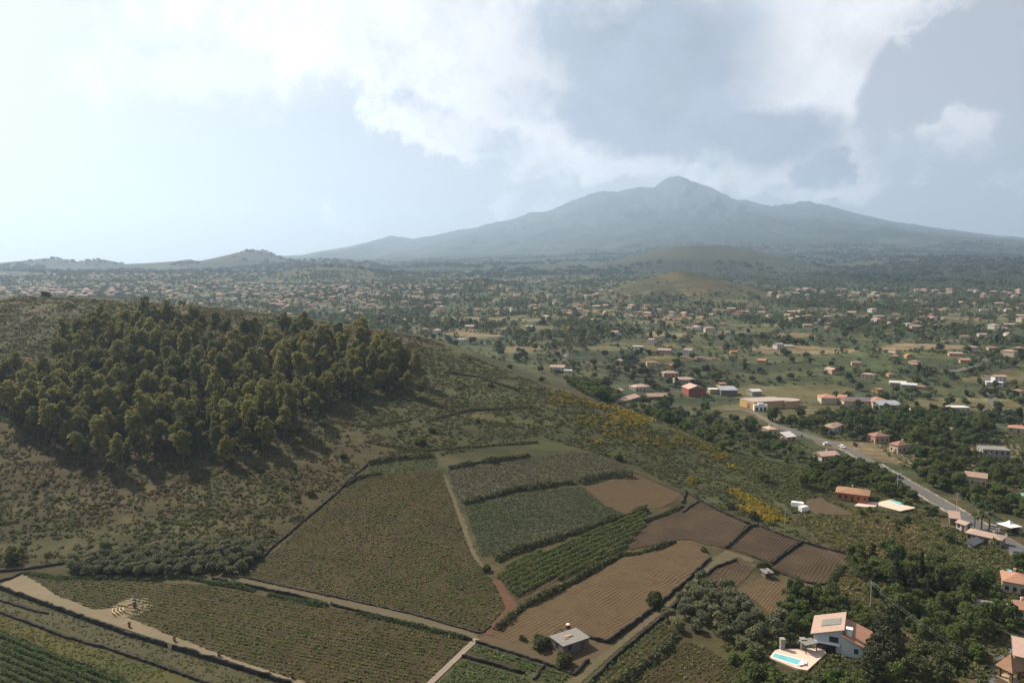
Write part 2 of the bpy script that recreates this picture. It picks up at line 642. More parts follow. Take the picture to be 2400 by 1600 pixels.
def ground_color(x, y):
    r = np.sqrt(x * x + y * y)
    n1, n2, n3 = fbm(x, y, 38, 4, 41), fbm(x, y, 9, 3, 43), fbm(x, y, 120, 3, 47)
    brown, olive, green, dry = np.array((.100, .084, .043)), np.array((.098, .088, .042)), np.array((.082, .090, .038)), np.array((.155, .125, .066))
    c = lerp(np.tile(brown, (len(x), 1)), olive, sstep(n1, .40, .60))
    c = lerp(c, green, sstep(n3, .45, .62) * .8)
    c = lerp(c, dry, sstep(n2, .56, .75) * .5)
    c = lerp(c, green * 1.05, inside(SCRUBZ, x, y) * .75)
    # flat land to the right and beyond
    pl, ed = parcels(x, y)
    vc = PCOL[PSEL[pl]] * (0.6 + 0.8 * fbm(x, y, 5, 3, 49))[:, None] * (.7 + .6 * n1)[:, None]
    vc = lerp(vc, (.05, .062, .032), sstep(ed, 5, 1) * .7)
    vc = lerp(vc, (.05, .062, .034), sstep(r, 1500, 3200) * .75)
    flat = np.maximum(sstep(r, 640, 720), sstep(x, 90, 130) * sstep(y, 330, 380))
    flat = np.maximum(flat, sstep(x, 60, 90) * sstep(y, 480, 540))
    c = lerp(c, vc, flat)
    # the drier cones and the bare upper mountain
    c1x, c2x = (1600 - 1200) / FPX * 1600, (1640 - 1200) / FPX * 3600
    k1 = sstep(np.hypot(x - c1x, y - 1600), 215, 120)
    k2 = sstep(np.hypot(x - c2x, y - 3600), 600, 330)
    c = lerp(c, lerp(np.tile((.115, .100, .052), (len(x), 1)), (.062, .072, .036), sstep(n1, .42, .6)), k1 * .9)
    c = lerp(c, lerp(np.tile((.085, .080, .050), (len(x), 1)), (.050, .060, .036), sstep(n3, .4, .6)), k2 * .8)
    az = x / np.maximum(y, 1)
    st = 2600 - 900 * sstep(az, .15, .35)
    k3 = sstep(r, st, st + 800) * (1 - k2)
    wood = lerp(np.tile((.030, .044, .026), (len(x), 1)), (.07, .078, .045), sstep(fbm(x, y, 420, 4, 53), .5, .66) * .8)
    c = lerp(c, wood, k3)
    z = land_exact(x[r > 6000], y[r > 6000])
    hi = np.zeros(len(x))
    hi[r > 6000] = sstep(z + (fbm(x[r > 6000], y[r > 6000], 600, 4, 59) - .5) * 500, 900, 1500)
    c = lerp(c, (.085, .080, .078), hi)
    near = 1 - sstep(r, 560, 700)
    return np.maximum(c * (.64 - .10 * near)[:, None], .008)


def build_ground():
    dense = np.linspace(-math.radians(47), math.radians(47), 580)
    rest = np.linspace(math.radians(47), math.radians(313), 62)[1:-1]
    th = np.concatenate([dense, rest])
    rr = np.concatenate([[2.0, 20.0, 45.0], np.geomspace(60, 16500, 560)])
    TH, RR = np.meshgrid(th, rr, indexing='xy')
    X, Y = (RR * np.sin(TH)).ravel(), (RR * np.cos(TH)).ravel()
    Z = land(X, Y)
    nt, nr = len(th), len(rr)
    i = np.arange(nt)
    quads = []
    for j in range(nr - 1):
        a = j * nt + i
        b = j * nt + (i + 1) % nt
        quads.append(np.stack([a, a + nt, b + nt, b], -1))
    F = np.concatenate(quads)
    C = ground_color(X, Y)
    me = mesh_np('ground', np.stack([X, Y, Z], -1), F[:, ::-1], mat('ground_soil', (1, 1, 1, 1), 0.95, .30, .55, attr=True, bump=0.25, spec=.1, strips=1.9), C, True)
    tag(obj('ground', me), kind='structure')


build_ground()

# ------------------------------------------------------------------ fields, tracks, terrace walls, vines and hedges
def c4(x, y):
    return (x * .3401, 1067 + y * .3401)


def c5(x, y):
    return (800 + x * .3401, 1067 + y * .3401)


def c6(x, y):
    return (1600 + x * .3401, 1067 + y * .3401)


def C(f, *pts):
    return [f(*p) for p in pts]


def frame(poly, row):
    """Unit vectors along and across the rows of a field."""
    if row is None:
        return np.array((1.0, 0.0)), np.array((0.0, 1.0))
    a, b = at(*row[0]), at(*row[1])
    d = np.array((b.x - a.x, b.y - a.y))
    d /= np.linalg.norm(d)
    return d, np.array((-d[1], d[0]))


def sheet(name, px, material, row=None, step=(1.0, 1.0), furrow=0.0, spacing=1.0, lift=0.07, world=None, ragged=0.0):
    """A field, track or road laid on the land; furrows are real ridges along the row direction."""
    poly = np.array([(p.x, p.y) for p in (world or ground_poly(px))])
    d, n = frame(poly, row)
    A, B = poly @ d, poly @ n
    sa, sb = step
    if furrow:
        sb = spacing / 4.0
    a = np.arange(A.min() - sa, A.max() + 2 * sa, sa)
    b = np.arange(B.min() - sb, B.max() + 2 * sb, sb)
    AA, BB = np.meshgrid(a, b, indexing='ij')
    jx = (fbm(AA, BB, 3.0, 2, 5) - .5) * ragged * 2
    X, Y = AA * d[0] + BB * n[0], AA * d[1] + BB * n[1]
    Z = land(X, Y) + lift
    if furrow:
        wob = (fbm(AA, BB, 9.0, 2, 61) - .5) * spacing * 1.6
        Z = Z + furrow * (0.5 + 0.5 * np.sin(2 * math.pi * (BB + wob) / spacing)) * (0.45 + 1.1 * fbm(AA, BB, 7, 3, 67))
    na, nb = AA.shape
    i, j = np.meshgrid(np.arange(na - 1), np.arange(nb - 1), indexing='ij')
    q = (i * nb + j).ravel()
    cx = (X[:-1, :-1] + X[1:, 1:]).ravel() / 2 + (jx[:-1, :-1].ravel())
    cy = (Y[:-1, :-1] + Y[1:, 1:]).ravel() / 2 + (jx[:-1, :-1].ravel())
    keep = inside(poly, cx, cy)
    q = q[keep]
    F = np.stack([q, q + nb, q + nb + 1, q + 1], -1)
    used = np.unique(F)
    remap = np.zeros(na * nb, int)
    remap[used] = np.arange(len(used))
    V = np.stack([X.ravel(), Y.ravel(), Z.ravel()], -1)[used]
    me = mesh_np(name, V, remap[F], material, smooth=True)
    return tag(obj(name, me), kind='structure'), poly


def resample(P, step):
    P = np.array([(p[0], p[1]) for p in P])
    seg = np.hypot(*np.diff(P, axis=0).T)
    s = np.concatenate([[0], np.cumsum(seg)])
    n = max(2, int(s[-1] / step) + 1)
    t = np.linspace(0, s[-1], n)
    return np.stack([np.interp(t, s, P[:, 0]), np.interp(t, s, P[:, 1])], -1)


def stone_wall(px, h, label, thick=.7, world=None, mname='lava_stone', group='dry stone field walls', seed=0, tone=.65):
    P = resample(world or ground_poly(px), 1.1)
    r = np.random.default_rng(len(P) + seed)
    t = np.gradient(P, axis=0)
    t /= np.linalg.norm(t, axis=1)[:, None] + 1e-9
    nn = np.stack([-t[:, 1], t[:, 0]], -1)
    P = P + nn * (r.random(len(P)) - .5)[:, None] * .35
    z = land(P[:, 0], P[:, 1])
    hh = h * (0.75 + .35 * r.random(len(P)) + .25 * (fbm(P[:, 0], P[:, 1], 8, 2, 3) - .5))
    w = thick * (.85 + .3 * r.random(len(P)))
    prof = [(-.5, -.6, 0), (-.46, .5, 0), (-.38, 1.0, 0), (0, 1.08, 0), (.38, .98, 0), (.46, .5, 0), (.5, -.6, 0)]
    V = []
    for k, (ox, oz, _) in enumerate(prof):
        j1 = 1 + (r.random(len(P)) - .5) * .25
        zz = z + (oz * hh * (1 + (r.random(len(P)) - .5) * .16) if oz > 0 else oz)
        V.append(np.stack([P[:, 0] + nn[:, 0] * ox * w * j1, P[:, 1] + nn[:, 1] * ox * w * j1, zz], -1))
    n = len(P)
    V = np.concatenate(V)
    i = np.arange(n - 1)
    F = np.concatenate([np.stack([k * n + i, k * n + i + 1, (k + 1) * n + i + 1, (k + 1) * n + i], -1) for k in range(len(prof) - 1)])
    m = mat(mname, (.030 * tone, .028 * tone, .025 * tone, 1), .95, .5, 1.4, hue=(.055 * tone, .050 * tone, .042 * tone, 1), bump=.15)
    return tag(obj('stone_wall', mesh_np('stone_wall', V, F, m)), label, 'stone wall', group)


def quads(cent, nrm, size, rng, asp=1.0):
    """Leaf faces: one quad at each centre, facing its normal."""
    n = len(cent)
    nrm = nrm / (np.linalg.norm(nrm, axis=1)[:, None] + 1e-9)
    h = rng.normal(size=(n, 3))
    a = np.cross(nrm, h)
    a /= np.linalg.norm(a, axis=1)[:, None] + 1e-9
    b = np.cross(nrm, a)
    s = np.asarray(size).reshape(-1, 1) * np.ones((n, 1))
    a, b = a * s * .5, b * s * .5 * asp
    k = .35 * nrm * s * .5
    V = np.stack([cent - a - b - k, cent + a - b * .6 + k, cent + a * .8 + b - k, cent - a * .7 + b * .9 + k], 1).reshape(-1, 3)
    return V, np.arange(4 * n).reshape(n, 4)


def blob_leaves(cent, rad, per, size, rng, flat=1.0, top=0.15):
    """Leaf faces on lumpy shells round the given centres."""
    cent, rad = np.asarray(cent), np.asarray(rad).reshape(-1)
    n = len(cent) * per
    d = rng.normal(size=(n, 3))
    d /= np.linalg.norm(d, axis=1)[:, None]
    d[:, 2] = np.where(d[:, 2] < -.4, -d[:, 2], d[:, 2])
    k = np.repeat(np.arange(len(cent)), per)
    rr = rad[k] * (0.55 + .5 * rng.random(n) ** .6)
    off = d * rr[:, None]
    off[:, 2] *= flat
    nr = d + rng.normal(size=(n, 3)) * .55
    nr[:, 2] += top
    return quads(cent[k] + off, nr, size * (.6 + .8 * rng.random(n)), rng)


def plants(name, P, radius, height, colA, colB, label, cat, per=8, size=.5, seed=1, mname='leaf_cover', stuff=True, lift=0.0):
    """Low plants at the given points, one mesh, coloured plant by plant."""
    r = np.random.default_rng(seed)
    P = np.asarray(P)
    n = len(P)
    z = land(P[:, 0], P[:, 1])
    R = radius * (.6 + .8 * r.random(n))
    Hh = height * (.65 + .7 * r.random(n))
    d = r.normal(size=(n * per, 3))
    d /= np.linalg.norm(d, axis=1)[:, None]
    d[:, 2] = np.abs(d[:, 2])
    k = np.repeat(np.arange(n), per)
    rr = .45 + .55 * r.random(n * per)
    cent = np.stack([P[k, 0] + d[:, 0] * R[k] * rr, P[k, 1] + d[:, 1] * R[k] * rr, z[k] + lift + d[:, 2] * Hh[k] * rr + .05], -1)
    nr = d + r.normal(size=d.shape) * .5
    V, F = quads(cent, nr, size * (.6 + .8 * r.random(n * per)) * (R[k] / radius), r)
    t = np.clip(fbm(P[:, 0], P[:, 1], 25, 3, seed + 5) * 1.8 - .4 + r.normal(size=n) * .28, 0, 1)
    c = np.asarray(colA)[None] * (1 - t[:, None]) + np.asarray(colB)[None] * t[:, None]
    c = np.repeat(np.repeat(c * (.75 + .5 * r.random(n))[:, None], per, 0), 4, 0)
    m = mat(mname, (1, 1, 1, 1), .85, .2, 1.0, attr=True, trans=.35)
    o = obj(name, mesh_np(name, V, F, m, c))
    return tag(o, label, cat, kind='stuff' if stuff else None)


def grid_points(poly, d, n, sa, sb, jit, rng):
    A, B = poly @ d, poly @ n
    a, b = np.arange(A.min(), A.max(), sa), np.arange(B.min(), B.max(), sb)
    AA, BB = np.meshgrid(a, b, indexing='ij')
    AA = AA.ravel() + rng.normal(size=AA.size) * jit
    BB = BB.ravel() + rng.normal(size=BB.size) * jit
    X, Y = AA * d[0] + BB * n[0], AA * d[1] + BB * n[1]
    k = inside(poly, X, Y)
    return np.stack([X[k], Y[k]], -1)


SOIL = dict(
    dark=mat('dark_loam', (0.033, 0.024, 0.010, 1), .95, .45, .6, hue=(0.041, 0.029, 0.013, 1), bump=.12),
    ochre=mat('ochre_soil', (0.077, 0.048, 0.022, 1), .95, .35, .5, hue=(0.055, 0.041, 0.019, 1), bump=.12),
    plough=mat('ploughed_loam', (0.044, 0.029, 0.016, 1), .95, .42, .5, hue=(0.054, 0.036, 0.020, 1), bump=.12),
    tan=mat('stubble', (0.091, 0.062, 0.032, 1), .95, .42, .35, hue=(0.072, 0.050, 0.025, 1), bump=.12),
    sand=mat('pale_track_dust', (0.170, 0.134, 0.086, 1), .95, .22, .35, hue=(0.132, 0.110, 0.066, 1), bump=.06),
    track=mat('trodden_earth', (0.098, 0.078, 0.049, 1), .95, .25, .5, hue=(0.076, 0.065, 0.034, 1), bump=.06),
    yard=mat('yard_earth', (0.081, 0.054, 0.032, 1), .95, .28, .4, hue=(0.069, 0.053, 0.028, 1), bump=.08),
    red=mat('red_earth', (0.085, 0.044, 0.026, 1), .95, .25, .5, bump=.08),
    grass=mat('rough_grass', (0.031, 0.035, 0.014, 1), .95, .30, .5, hue=(0.044, 0.042, 0.019, 1), bump=.15),
    grey=mat('grey_green_grass', (0.039, 0.039, 0.017, 1), .95, .25, .5, hue=(0.051, 0.047, 0.020, 1), bump=.12),
    yellow=mat('yellow_grass', (0.059, 0.055, 0.014, 1), .95, .28, .35, hue=(0.038, 0.042, 0.014, 1), bump=.12),
    mauve=mat('flowering_fallow', (0.055, 0.050, 0.032, 1), .95, .28, .22, hue=(0.053, 0.050, 0.019, 1), bump=.15),
    meadow=mat('green_meadow', (0.027, 0.036, 0.014, 1), .95, .28, .25, hue=(0.047, 0.045, 0.026, 1), bump=.15),
    asphalt=mat('worn_asphalt', (0.109, 0.103, 0.098, 1), .9, .12, .4, hue=(0.090, 0.086, 0.082, 1)),
    verge=mat('gravel_verge', (0.127, 0.108, 0.085, 1), .95, .2, .5),
)

PATH = [(60, 1346), (136, 1394), (218, 1428), (268, 1424), (300, 1447), (375, 1478), (545, 1543), (714, 1598), (800, 1630),
        (780, 1645), (680, 1600), (510, 1545), (375, 1502), (300, 1475), (170, 1435), (0, 1374), (4, 1366), (40, 1345)]
F1 = [(60, 1348), (145, 1358), (340, 1362), (510, 1374), (595, 1392), (800, 1430), (868, 1443), (1004, 1480), (1098, 1503), (1000, 1600), (955, 1645), (805, 1645),
      (714, 1598), (545, 1543), (375, 1478), (300, 1447), (268, 1424), (218, 1428), (136, 1394)]
F2 = [(790, 1157), (861, 1112), (1035, 1101), (1045, 1135), (1062, 1179), (1086, 1257), (1106, 1305), (1150, 1356), (1178, 1410), (1182, 1428), (1126, 1482), (970, 1437), (800, 1401), (566, 1351)]
sheet('vineyard_soil', F1, SOIL['dark'], [(500, 1500), (700, 1540)], furrow=.10, spacing=1.3)
sheet('vineyard_soil', F2, SOIL['dark'], [(700, 1330), (950, 1385)], furrow=.10, spacing=1.3)
sheet('dirt_path', PATH, SOIL['sand'], [(170, 1433), (510, 1543)], lift=.09, ragged=.5, step=(.5, .5))
T2 = [(498, 1352), (566, 1354), (700, 1382), (800, 1404), (970, 1441), (1122, 1487), (1110, 1500), (1004, 1472), (868, 1437), (800, 1421), (660, 1386), (552, 1365)]
sheet('farm_track', T2, SOIL['track'], lift=.09, ragged=.3, step=(.5, .5))
sheet('meadow', [(0, 1384), (170, 1446), (306, 1493), (391, 1518), (510, 1553), (700, 1615), (640, 1650), (560, 1622), (500, 1603), (380, 1558), (260, 1516), (150, 1486), (60, 1451), (0, 1428)], SOIL['grey'])
sheet('meadow', [(0, 1440), (60, 1462), (150, 1497), (260, 1527), (380, 1568), (520, 1618), (420, 1650), (330, 1612), (240, 1578), (150, 1541), (40, 1498), (0, 1482)], SOIL['yellow'])
LV = [(0, 1490), (40, 1506), (150, 1548), (240, 1585), (330, 1620), (380, 1660), (0, 1660)]
sheet('vineyard_soil', LV, SOIL['grass'])
F3 = C(c5, (190, 75), (420, 40), (640, 20), (670, 55), (660, 85), (300, 120), (200, 130))
sheet('garden_plot', F3, SOIL['grass'])
F4 = C(c5, (730, 100), (960, 60), (1300, 15), (1600, -30), (1880, 20), (2020, 110), (1850, 150), (1650, 195), (1200, 250), (830, 325), (770, 230))
sheet('fallow_field', F4, SOIL['mauve'])
F5 = C(c5, (850, 360), (1050, 290), (1650, 215), (1800, 340), (1950, 405), (1900, 440), (1600, 540), (1300, 620), (1080, 700), (960, 690), (900, 500))
sheet('meadow', F5, SOIL['meadow'])
F6 = C(c5, (1670, 218), (1850, 185), (2040, 125), (2352, 262), (2300, 310), (2200, 362), (2100, 372), (1950, 402), (1830, 350))
sheet('bare_field', F6, SOIL['ochre'], furrow=.06, spacing=1.6, row=[c5(1700, 230), c5(2300, 300)])
F7 = C(c5, (1070, 840), (1180, 740), (1450, 640), (2080, 400), (2140, 430), (1960, 640), (1400, 905), (1210, 990))
sheet('vineyard_soil', F7, SOIL['plough'], [c5(1230, 975), c5(1950, 620)], furrow=.08, spacing=2.2)
ROW8 = [c5(1300, 1130), c5(2240, 640)]
F8 = C(c5, (1000, 1235), (1100, 1190), (1260, 1065), (1700, 850), (1950, 700), (2330, 590)) + C(c6, (60, 590), (150, 640), (195, 705), (0, 880)) + C(c5, (2150, 1055), (1840, 1280), (1500, 1200), (1400, 1290), (1200, 1290))
sheet('stubble_field', F8, SOIL['tan'], ROW8, furrow=.19, spacing=1.15)
F9 = C(c5, (2120, 480), (2200, 400), (2352, 355)) + C(c6, (110, 325), (270, 400), (445, 472), (300, 640), (150, 612), (60, 580)) + C(c5, (2330, 580), (2000, 650), (1960, 640))
sheet('ploughed_field', F9, SOIL['plough'], [(1620, 1262), (1725, 1184)], furrow=.20, spacing=1.05)
sheet('ploughed_field', C(c6, (330, 640), (505, 500), (600, 510), (800, 592), (600, 735), (470, 690)), SOIL['plough'], [(1716, 1300), (1782, 1246)], furrow=.20, spacing=1.05)
sheet('ploughed_field', C(c6, (608, 765), (825, 615), (1000, 655), (1158, 695), (1150, 740), (985, 885), (860, 870), (700, 800)), SOIL['plough'], [(1830, 1350), (1880, 1290)], furrow=.16, spacing=1.1)
sheet('ploughed_field', C(c6, (120, 870), (220, 790), (370, 735), (505, 775), (350, 935), (280, 930)), SOIL['plough'], [(1660, 1370), (1700, 1325)], furrow=.20, spacing=1.1)
sheet('ploughed_field', C(c6, (350, 955), (440, 890), (550, 835), (640, 870), (825, 920), (700, 1040), (590, 1095), (500, 1000)), SOIL['tan'], [(1790, 1425), (1840, 1370)], furrow=.16, spacing=.95)
YARD = C(c5, (950, 1250), (1100, 1205), (1500, 1205), (1700, 1265), (1860, 1310), (1880, 1345), (1700, 1500), (1600, 1520), (1560, 1480), (1350, 1430), (930, 1275))
sheet('farmyard', YARD, SOIL['yard'], lift=.11, ragged=.8)
T3 = C(c5, (1500, 1640), (1560, 1567), (1700, 1425), (1850, 1335), (2150, 1080), (2352, 915)) + C(c6, (200, 712), (300, 655), (430, 690), (500, 720), (470, 745), (380, 700), (215, 770), (130, 850), (0, 955)) + C(c5, (2200, 1095), (1890, 1350), (1650, 1567), (1590, 1640))
sheet('farm_track', T3, SOIL['track'], lift=.13, ragged=.4, step=(.5, .5))
sheet('farm_track', C(c5, (1030, 850), (1090, 860), (1200, 1000), (1250, 1060), (1080, 1210), (960, 1240), (1130, 1060), (1110, 1000)), SOIL['red'], lift=.10, ragged=.6, step=(.5, .5))
sheet('farm_track', C(c5, (700, 110), (740, 180), (800, 330), (870, 500), (920, 660), (1010, 800), (1040, 850), (1000, 830), (900, 690), (830, 500), (770, 330), (710, 200)), SOIL['track'], lift=.10, ragged=.6, step=(.5, .5))
BA = C(c5, (930, 1292), (1400, 1440), (1310, 1500), (880, 1355))
BB_ = C(c5, (835, 1400), (1250, 1520), (1310, 1600), (1260, 1680), (560, 1680), (660, 1570))
BC = C(c5, (1405, 1455), (1570, 1515), (1500, 1600), (1330, 1545))
F14 = C(c5, (1690, 1590), (1900, 1400), (2185, 1150), (2295, 1215), (2000, 1500), (1870, 1640), (1650, 1640))
F15 = C(c5, (1960, 1600), (2352, 1290)) + C(c6, (30, 1290), (160, 1320), (400, 1480), (420, 1640)) + C(c5, (1950, 1660))
for q in (BA, BB_, BC):
    sheet('vegetable_plot', q, SOIL['grass'], lift=.08)
sheet('vineyard_soil', F14, SOIL['dark'], lift=.08)
sheet('vineyard_soil', F15, SOIL['dark'], lift=.08)
# the yard of gravel by the orange house and the drier rough ground round it
sheet('gravel_yard', C(c6, (850, 300), (960, 285), (1000, 320), (1150, 380), (1180, 410), (900, 410), (820, 390)), SOIL['yard'], lift=.1, ragged=.8)
# roads
ROAD = [(1822, 998), (1880, 1018), (1965, 1043), (2030, 1078), (2105, 1122), (2180, 1165), (2260, 1212), (2335, 1256), (2440, 1320)]


def strip(name, px, width, material, lift=.10, world=None):
    P = resample(world or [at(*p) for p in px], 3.0)
    for _ in range(3):
        P[1:-1] = (P[:-2] + P[1:-1] * 2 + P[2:]) / 4
    t = np.gradient(P, axis=0)
    t /= np.linalg.norm(t, axis=1)[:, None]
    n = np.stack([-t[:, 1], t[:, 0]], -1)
    ks = np.linspace(-.5, .5, 7)
    V = []
    for k in ks:
        q = P + n * k * width
        V.append(np.stack([q[:, 0], q[:, 1], land(q[:, 0], q[:, 1]) + lift], -1))
    m = len(P)
    i = np.arange(m - 1)
    F = np.concatenate([np.stack([a * m + i, a * m + i + 1, (a + 1) * m + i + 1, (a + 1) * m + i], -1)[:, ::-1] for a in range(6)])
    tag(obj(name, mesh_np(name, np.concatenate(V), F, material, smooth=True)), kind='structure')
    return P


strip('concrete_ramp', C(c5, (935, 1262), (780, 1410), (610, 1570), (520, 1660)), 1.7, mat('ramp_concrete', (.20, .165, .13, 1), .9, .15, .8), .16)
RP = strip('road_verge', ROAD, 8.4, SOIL['verge'], .09)
strip('road', ROAD, 6.4, SOIL['asphalt'], .14)
strip('road', [(2318, 880), (2322, 915), (2330, 945), (2352, 970), (2385, 985), (2450, 1008)], 7.0, SOIL['asphalt'], .14)
strip('lane', [(1308, 872), (1318, 858), (1322, 838), (1330, 826)], 4.0, SOIL['verge'], .12)
strip('lane', [(2205, 870), (2250, 868), (2300, 850), (2318, 838), (2322, 822)], 6.0, SOIL['asphalt'], .14)
strip('lane', [(1822, 998), (1795, 985), (1772, 968), (1735, 958), (1700, 960)], 4.5, SOIL['verge'], .12)

_t = np.gradient(RP, axis=0)
_t /= np.linalg.norm(_t, axis=1)[:, None]
for _s, _a, _b, _lab in ((1, .30, .62, 'low pale wall along the left side of the main road'), (1, .66, .95, 'low pale wall along the left side of the main road by the bungalow'), (-1, .45, .9, 'low grey kerb wall along the right side of the main road')):
    _k = slice(int(len(RP) * _a), int(len(RP) * _b))
    _q = RP[_k] + np.stack([-_t[_k, 1], _t[_k, 0]], -1) * (-4.0 * _s)
    stone_wall(None, .75, _lab, .35, [tuple(p) for p in _q], 'pale_roadside_wall', 'roadside walls', tone=5.0)

# dry stone walls
W = [
    ([(0, 1380), (170, 1442), (306, 1490), (391, 1515)], 1.35, 'long dark stone wall below the pale dirt path, left stretch'),
    ([(405, 1520), (510, 1551), (680, 1606), (760, 1636)], 1.35, 'long dark stone wall below the pale dirt path, stretch right of the gap'),
    ([(0, 1436), (60, 1458), (150, 1493), (260, 1523), (380, 1564), (520, 1614)], .8, 'dark wall between the grey-green meadow and the yellowish meadow'),
    ([(0, 1407), (60, 1426), (112, 1439)], .6, 'short low wall running into the grey-green meadow at the left edge'),
    ([(0, 1340), (60, 1334), (150, 1321)], .8, 'low wall at the foot of the scrubby hill at the left edge'),
    ([(0, 1362), (18, 1359), (55, 1342)], .8, 'short bent wall beside the upper end of the pale dirt path'),
    ([(498, 1356), (552, 1368), (600, 1378), (700, 1398), (752, 1412)], .9, 'terrace wall under the farm track, left half, above the big vineyard'),
    ([(775, 1417), (868, 1441), (1004, 1476), (1106, 1501)], .9, 'terrace wall under the farm track, right half, above the big vineyard'),
    ([(566, 1352), (800, 1402), (970, 1440), (1126, 1485), (1150, 1467)], .5, 'low wall along the lower edge of the triangular vineyard'),
    ([(862, 1088), (812, 1130), (790, 1155), (700, 1230), (636, 1285), (570, 1348)], .7, 'straight stone wall up the left side of the triangular vineyard'),
    (C(c5, (1835, 1292), (2150, 1062), (2352, 895)) + C(c6, (190, 712)), 1.1, 'straight stone wall between the stubble field and the farm track'),
    (C(c5, (1690, 1590), (1900, 1385), (2180, 1145), (2352, 990)) + C(c6, (120, 862), (222, 776), (372, 722)), .9, 'stone wall along the lower right side of the farm track'),
    (C(c6, (300, 642), (460, 495), (520, 482)), 1.0, 'dark wall between the two upper ploughed fields'),
    (C(c6, (606, 755), (820, 605)), 1.0, 'dark wall between the two right-hand ploughed fields'),
    (C(c5, (2352, 330)) + C(c6, (20, 250), (100, 300), (250, 382), (420, 462), (520, 492)), .9, 'curving wall above the ploughed field below the yellow broom'),
    (C(c6, (540, 492), (700, 560), (830, 602), (1000, 650), (1165, 692)), .9, 'curving wall above the two right-hand ploughed fields'),
    (C(c6, (0, 395), (60, 350), (112, 318)), .8, 'short bank wall between the ochre field and the ploughed field'),
    (C(c5, (835, 1385), (1260, 1508)), .9, 'dark wall between the two vegetable plots at the bottom edge'),
    (C(c5, (930, 1286), (1400, 1435), (1580, 1505)), .7, 'low wall between the farmyard and the vegetable plots'),
    (C(c5, (1325, 1545), (1400, 1450)), .6, 'short wall closing the small square vegetable plot'),
    (C(c5, (1600, 1520), (1700, 1420)), .9, 'short dark wall at the corner of the farmyard beside the track'),
    (C(c5, (1690, 1255), (1835, 1292)), .9, 'wall behind the farm shed at the foot of the stubble field'),
    (C(c6, (470, 690), (620, 760)), .6, 'broken low wall with weeds under the middle ploughed field'),
    (C(c6, (620, 790), (860, 880), (985, 892)), .6, 'broken low wall with weeds under the right ploughed field'),
    (C(c6, (940, 135), (1040, 75), (1090, 50)), .8, 'stone wall running down from the house with a pale pitched roof'),
    (C(c6, (1130, 170), (1190, 110)), .8, 'stone wall of the little enclosure below the road'),
    (C(c6, (1210, 182), (1440, 180)), .8, 'straight garden wall between the road and the orange house'),
    (C(c6, (1370, 460), (1560, 470), (1700, 520)), .7, 'overgrown terrace wall below the pool of the orange house'),
    (C(c6, (1850, 590), (1960, 640)), .8, 'brown wall below the bungalow with palm trees'),
    (C(c5, (2020, 118), (2352, 262)) + C(c6, (10, 262)), .35, 'thin fence-like wall along the top of the ochre field'),
]
for k, (p, h, lab) in enumerate(W):
    stone_wall(p, h, lab, seed=k)

# bush vines and row vines
GR = np.random.default_rng(3)
for nm, poly, row, sa, sb, lab, miss in (
        ('bush_vines', F1, [(500, 1500), (700, 1540)], 0.85, 1.4, 'low green bush vines covering the long vineyard above the pale path', .25),
        ('bush_vines', F2, [(700, 1330), (950, 1385)], 0.85, 1.4, 'low green bush vines covering the triangular vineyard on the slope', .25),
        ('bush_vines', F15, [(1560, 1560), (1640, 1500)], 1.0, 1.2, 'low vines in the brown vineyard corner at the bottom edge', .3),
        ('bush_vines', F14, [(1450, 1560), (1560, 1465)], .9, 1.5, 'vines in the narrow strip between the track and the olive grove', .12),
        ('bush_vines', BA, [(1130, 1510), (1270, 1555)], .9, 1.3, 'leafy crop rows in the upper vegetable plot by the farmyard', .10),
        ('bush_vines', BB_, [(1130, 1560), (1250, 1595)], .9, 1.2, 'leafy crop rows in the large vegetable plot at the bottom edge', .10),
        ('bush_vines', BC, [(1280, 1575), (1330, 1590)], .9, 1.3, 'leafy crop rows in the small square vegetable plot', .15),
        ('bush_vines', F3, [(870, 1092), (1020, 1085)], .9, 1.9, 'pale green crop rows in the garden strip at the top of the slope', .15)):
    pw = np.array([(p.x, p.y) for p in ground_poly(poly)])
    d, n = frame(pw, row)
    P = grid_points(pw, d, n, sa, sb, .13, GR)
    keep = GR.random(len(P)) > miss * np.clip(fbm(P[:, 0], P[:, 1], 14, 3, 71) * 2.4 - .4, 0, 1)
    if nm and poly is F1:   # clear the ground of the open-air seats
        q = at(292, 1425)
        keep &= np.hypot(P[:, 0] - q.x, (P[:, 1] - q.y)) > 4.2
    lush = poly in (BA, BB_, BC, F14, F3)
    plants(nm, P[keep], .44 if not lush else .50, .55 if not lush else .85, (.160, .160, .058) if not lush else (.115, .155, .052),
           (.135, .165, .054) if not lush else (.15, .185, .07), lab, 'vines', per=6, size=.40, seed=len(P))


def leafy_row(name, a, b, width, height, color, label, cat, group, rng, dens=16, size=.42, mname='vine_leaf', gaps=.0):
    L = float(np.hypot(b[0] - a[0], b[1] - a[1]))
    n = max(6, int(L * dens))
    t = rng.random(n)
    x, y = a[0] + (b[0] - a[0]) * t, a[1] + (b[1] - a[1]) * t
    m = fbm(x, y, 2.2, 2, 83)
    keep = m > gaps
    x, y, m = x[keep], y[keep], m[keep]
    dx, dy = (b[0] - a[0]) / L, (b[1] - a[1]) / L
    o = rng.normal(size=len(x)) * width * .42
    top = .55 + .75 * fbm(x, y, 3.0, 2, 87)
    zz = rng.random(len(x)) ** .7 * height * top
    X, Y = x - dy * o, y + dx * o
    cent = np.stack([X, Y, land(X, Y) + .1 + zz], -1)
    nr = np.stack([-dy * o * 2 / width, dx * o * 2 / width, zz / height], -1) + rng.normal(size=(len(x), 3)) * .55
    V, F = quads(cent, nr, size * (.6 + .8 * rng.random(len(x))), rng)
    return tag(obj(name, mesh_np(name, V, F, color)), label, cat, group)


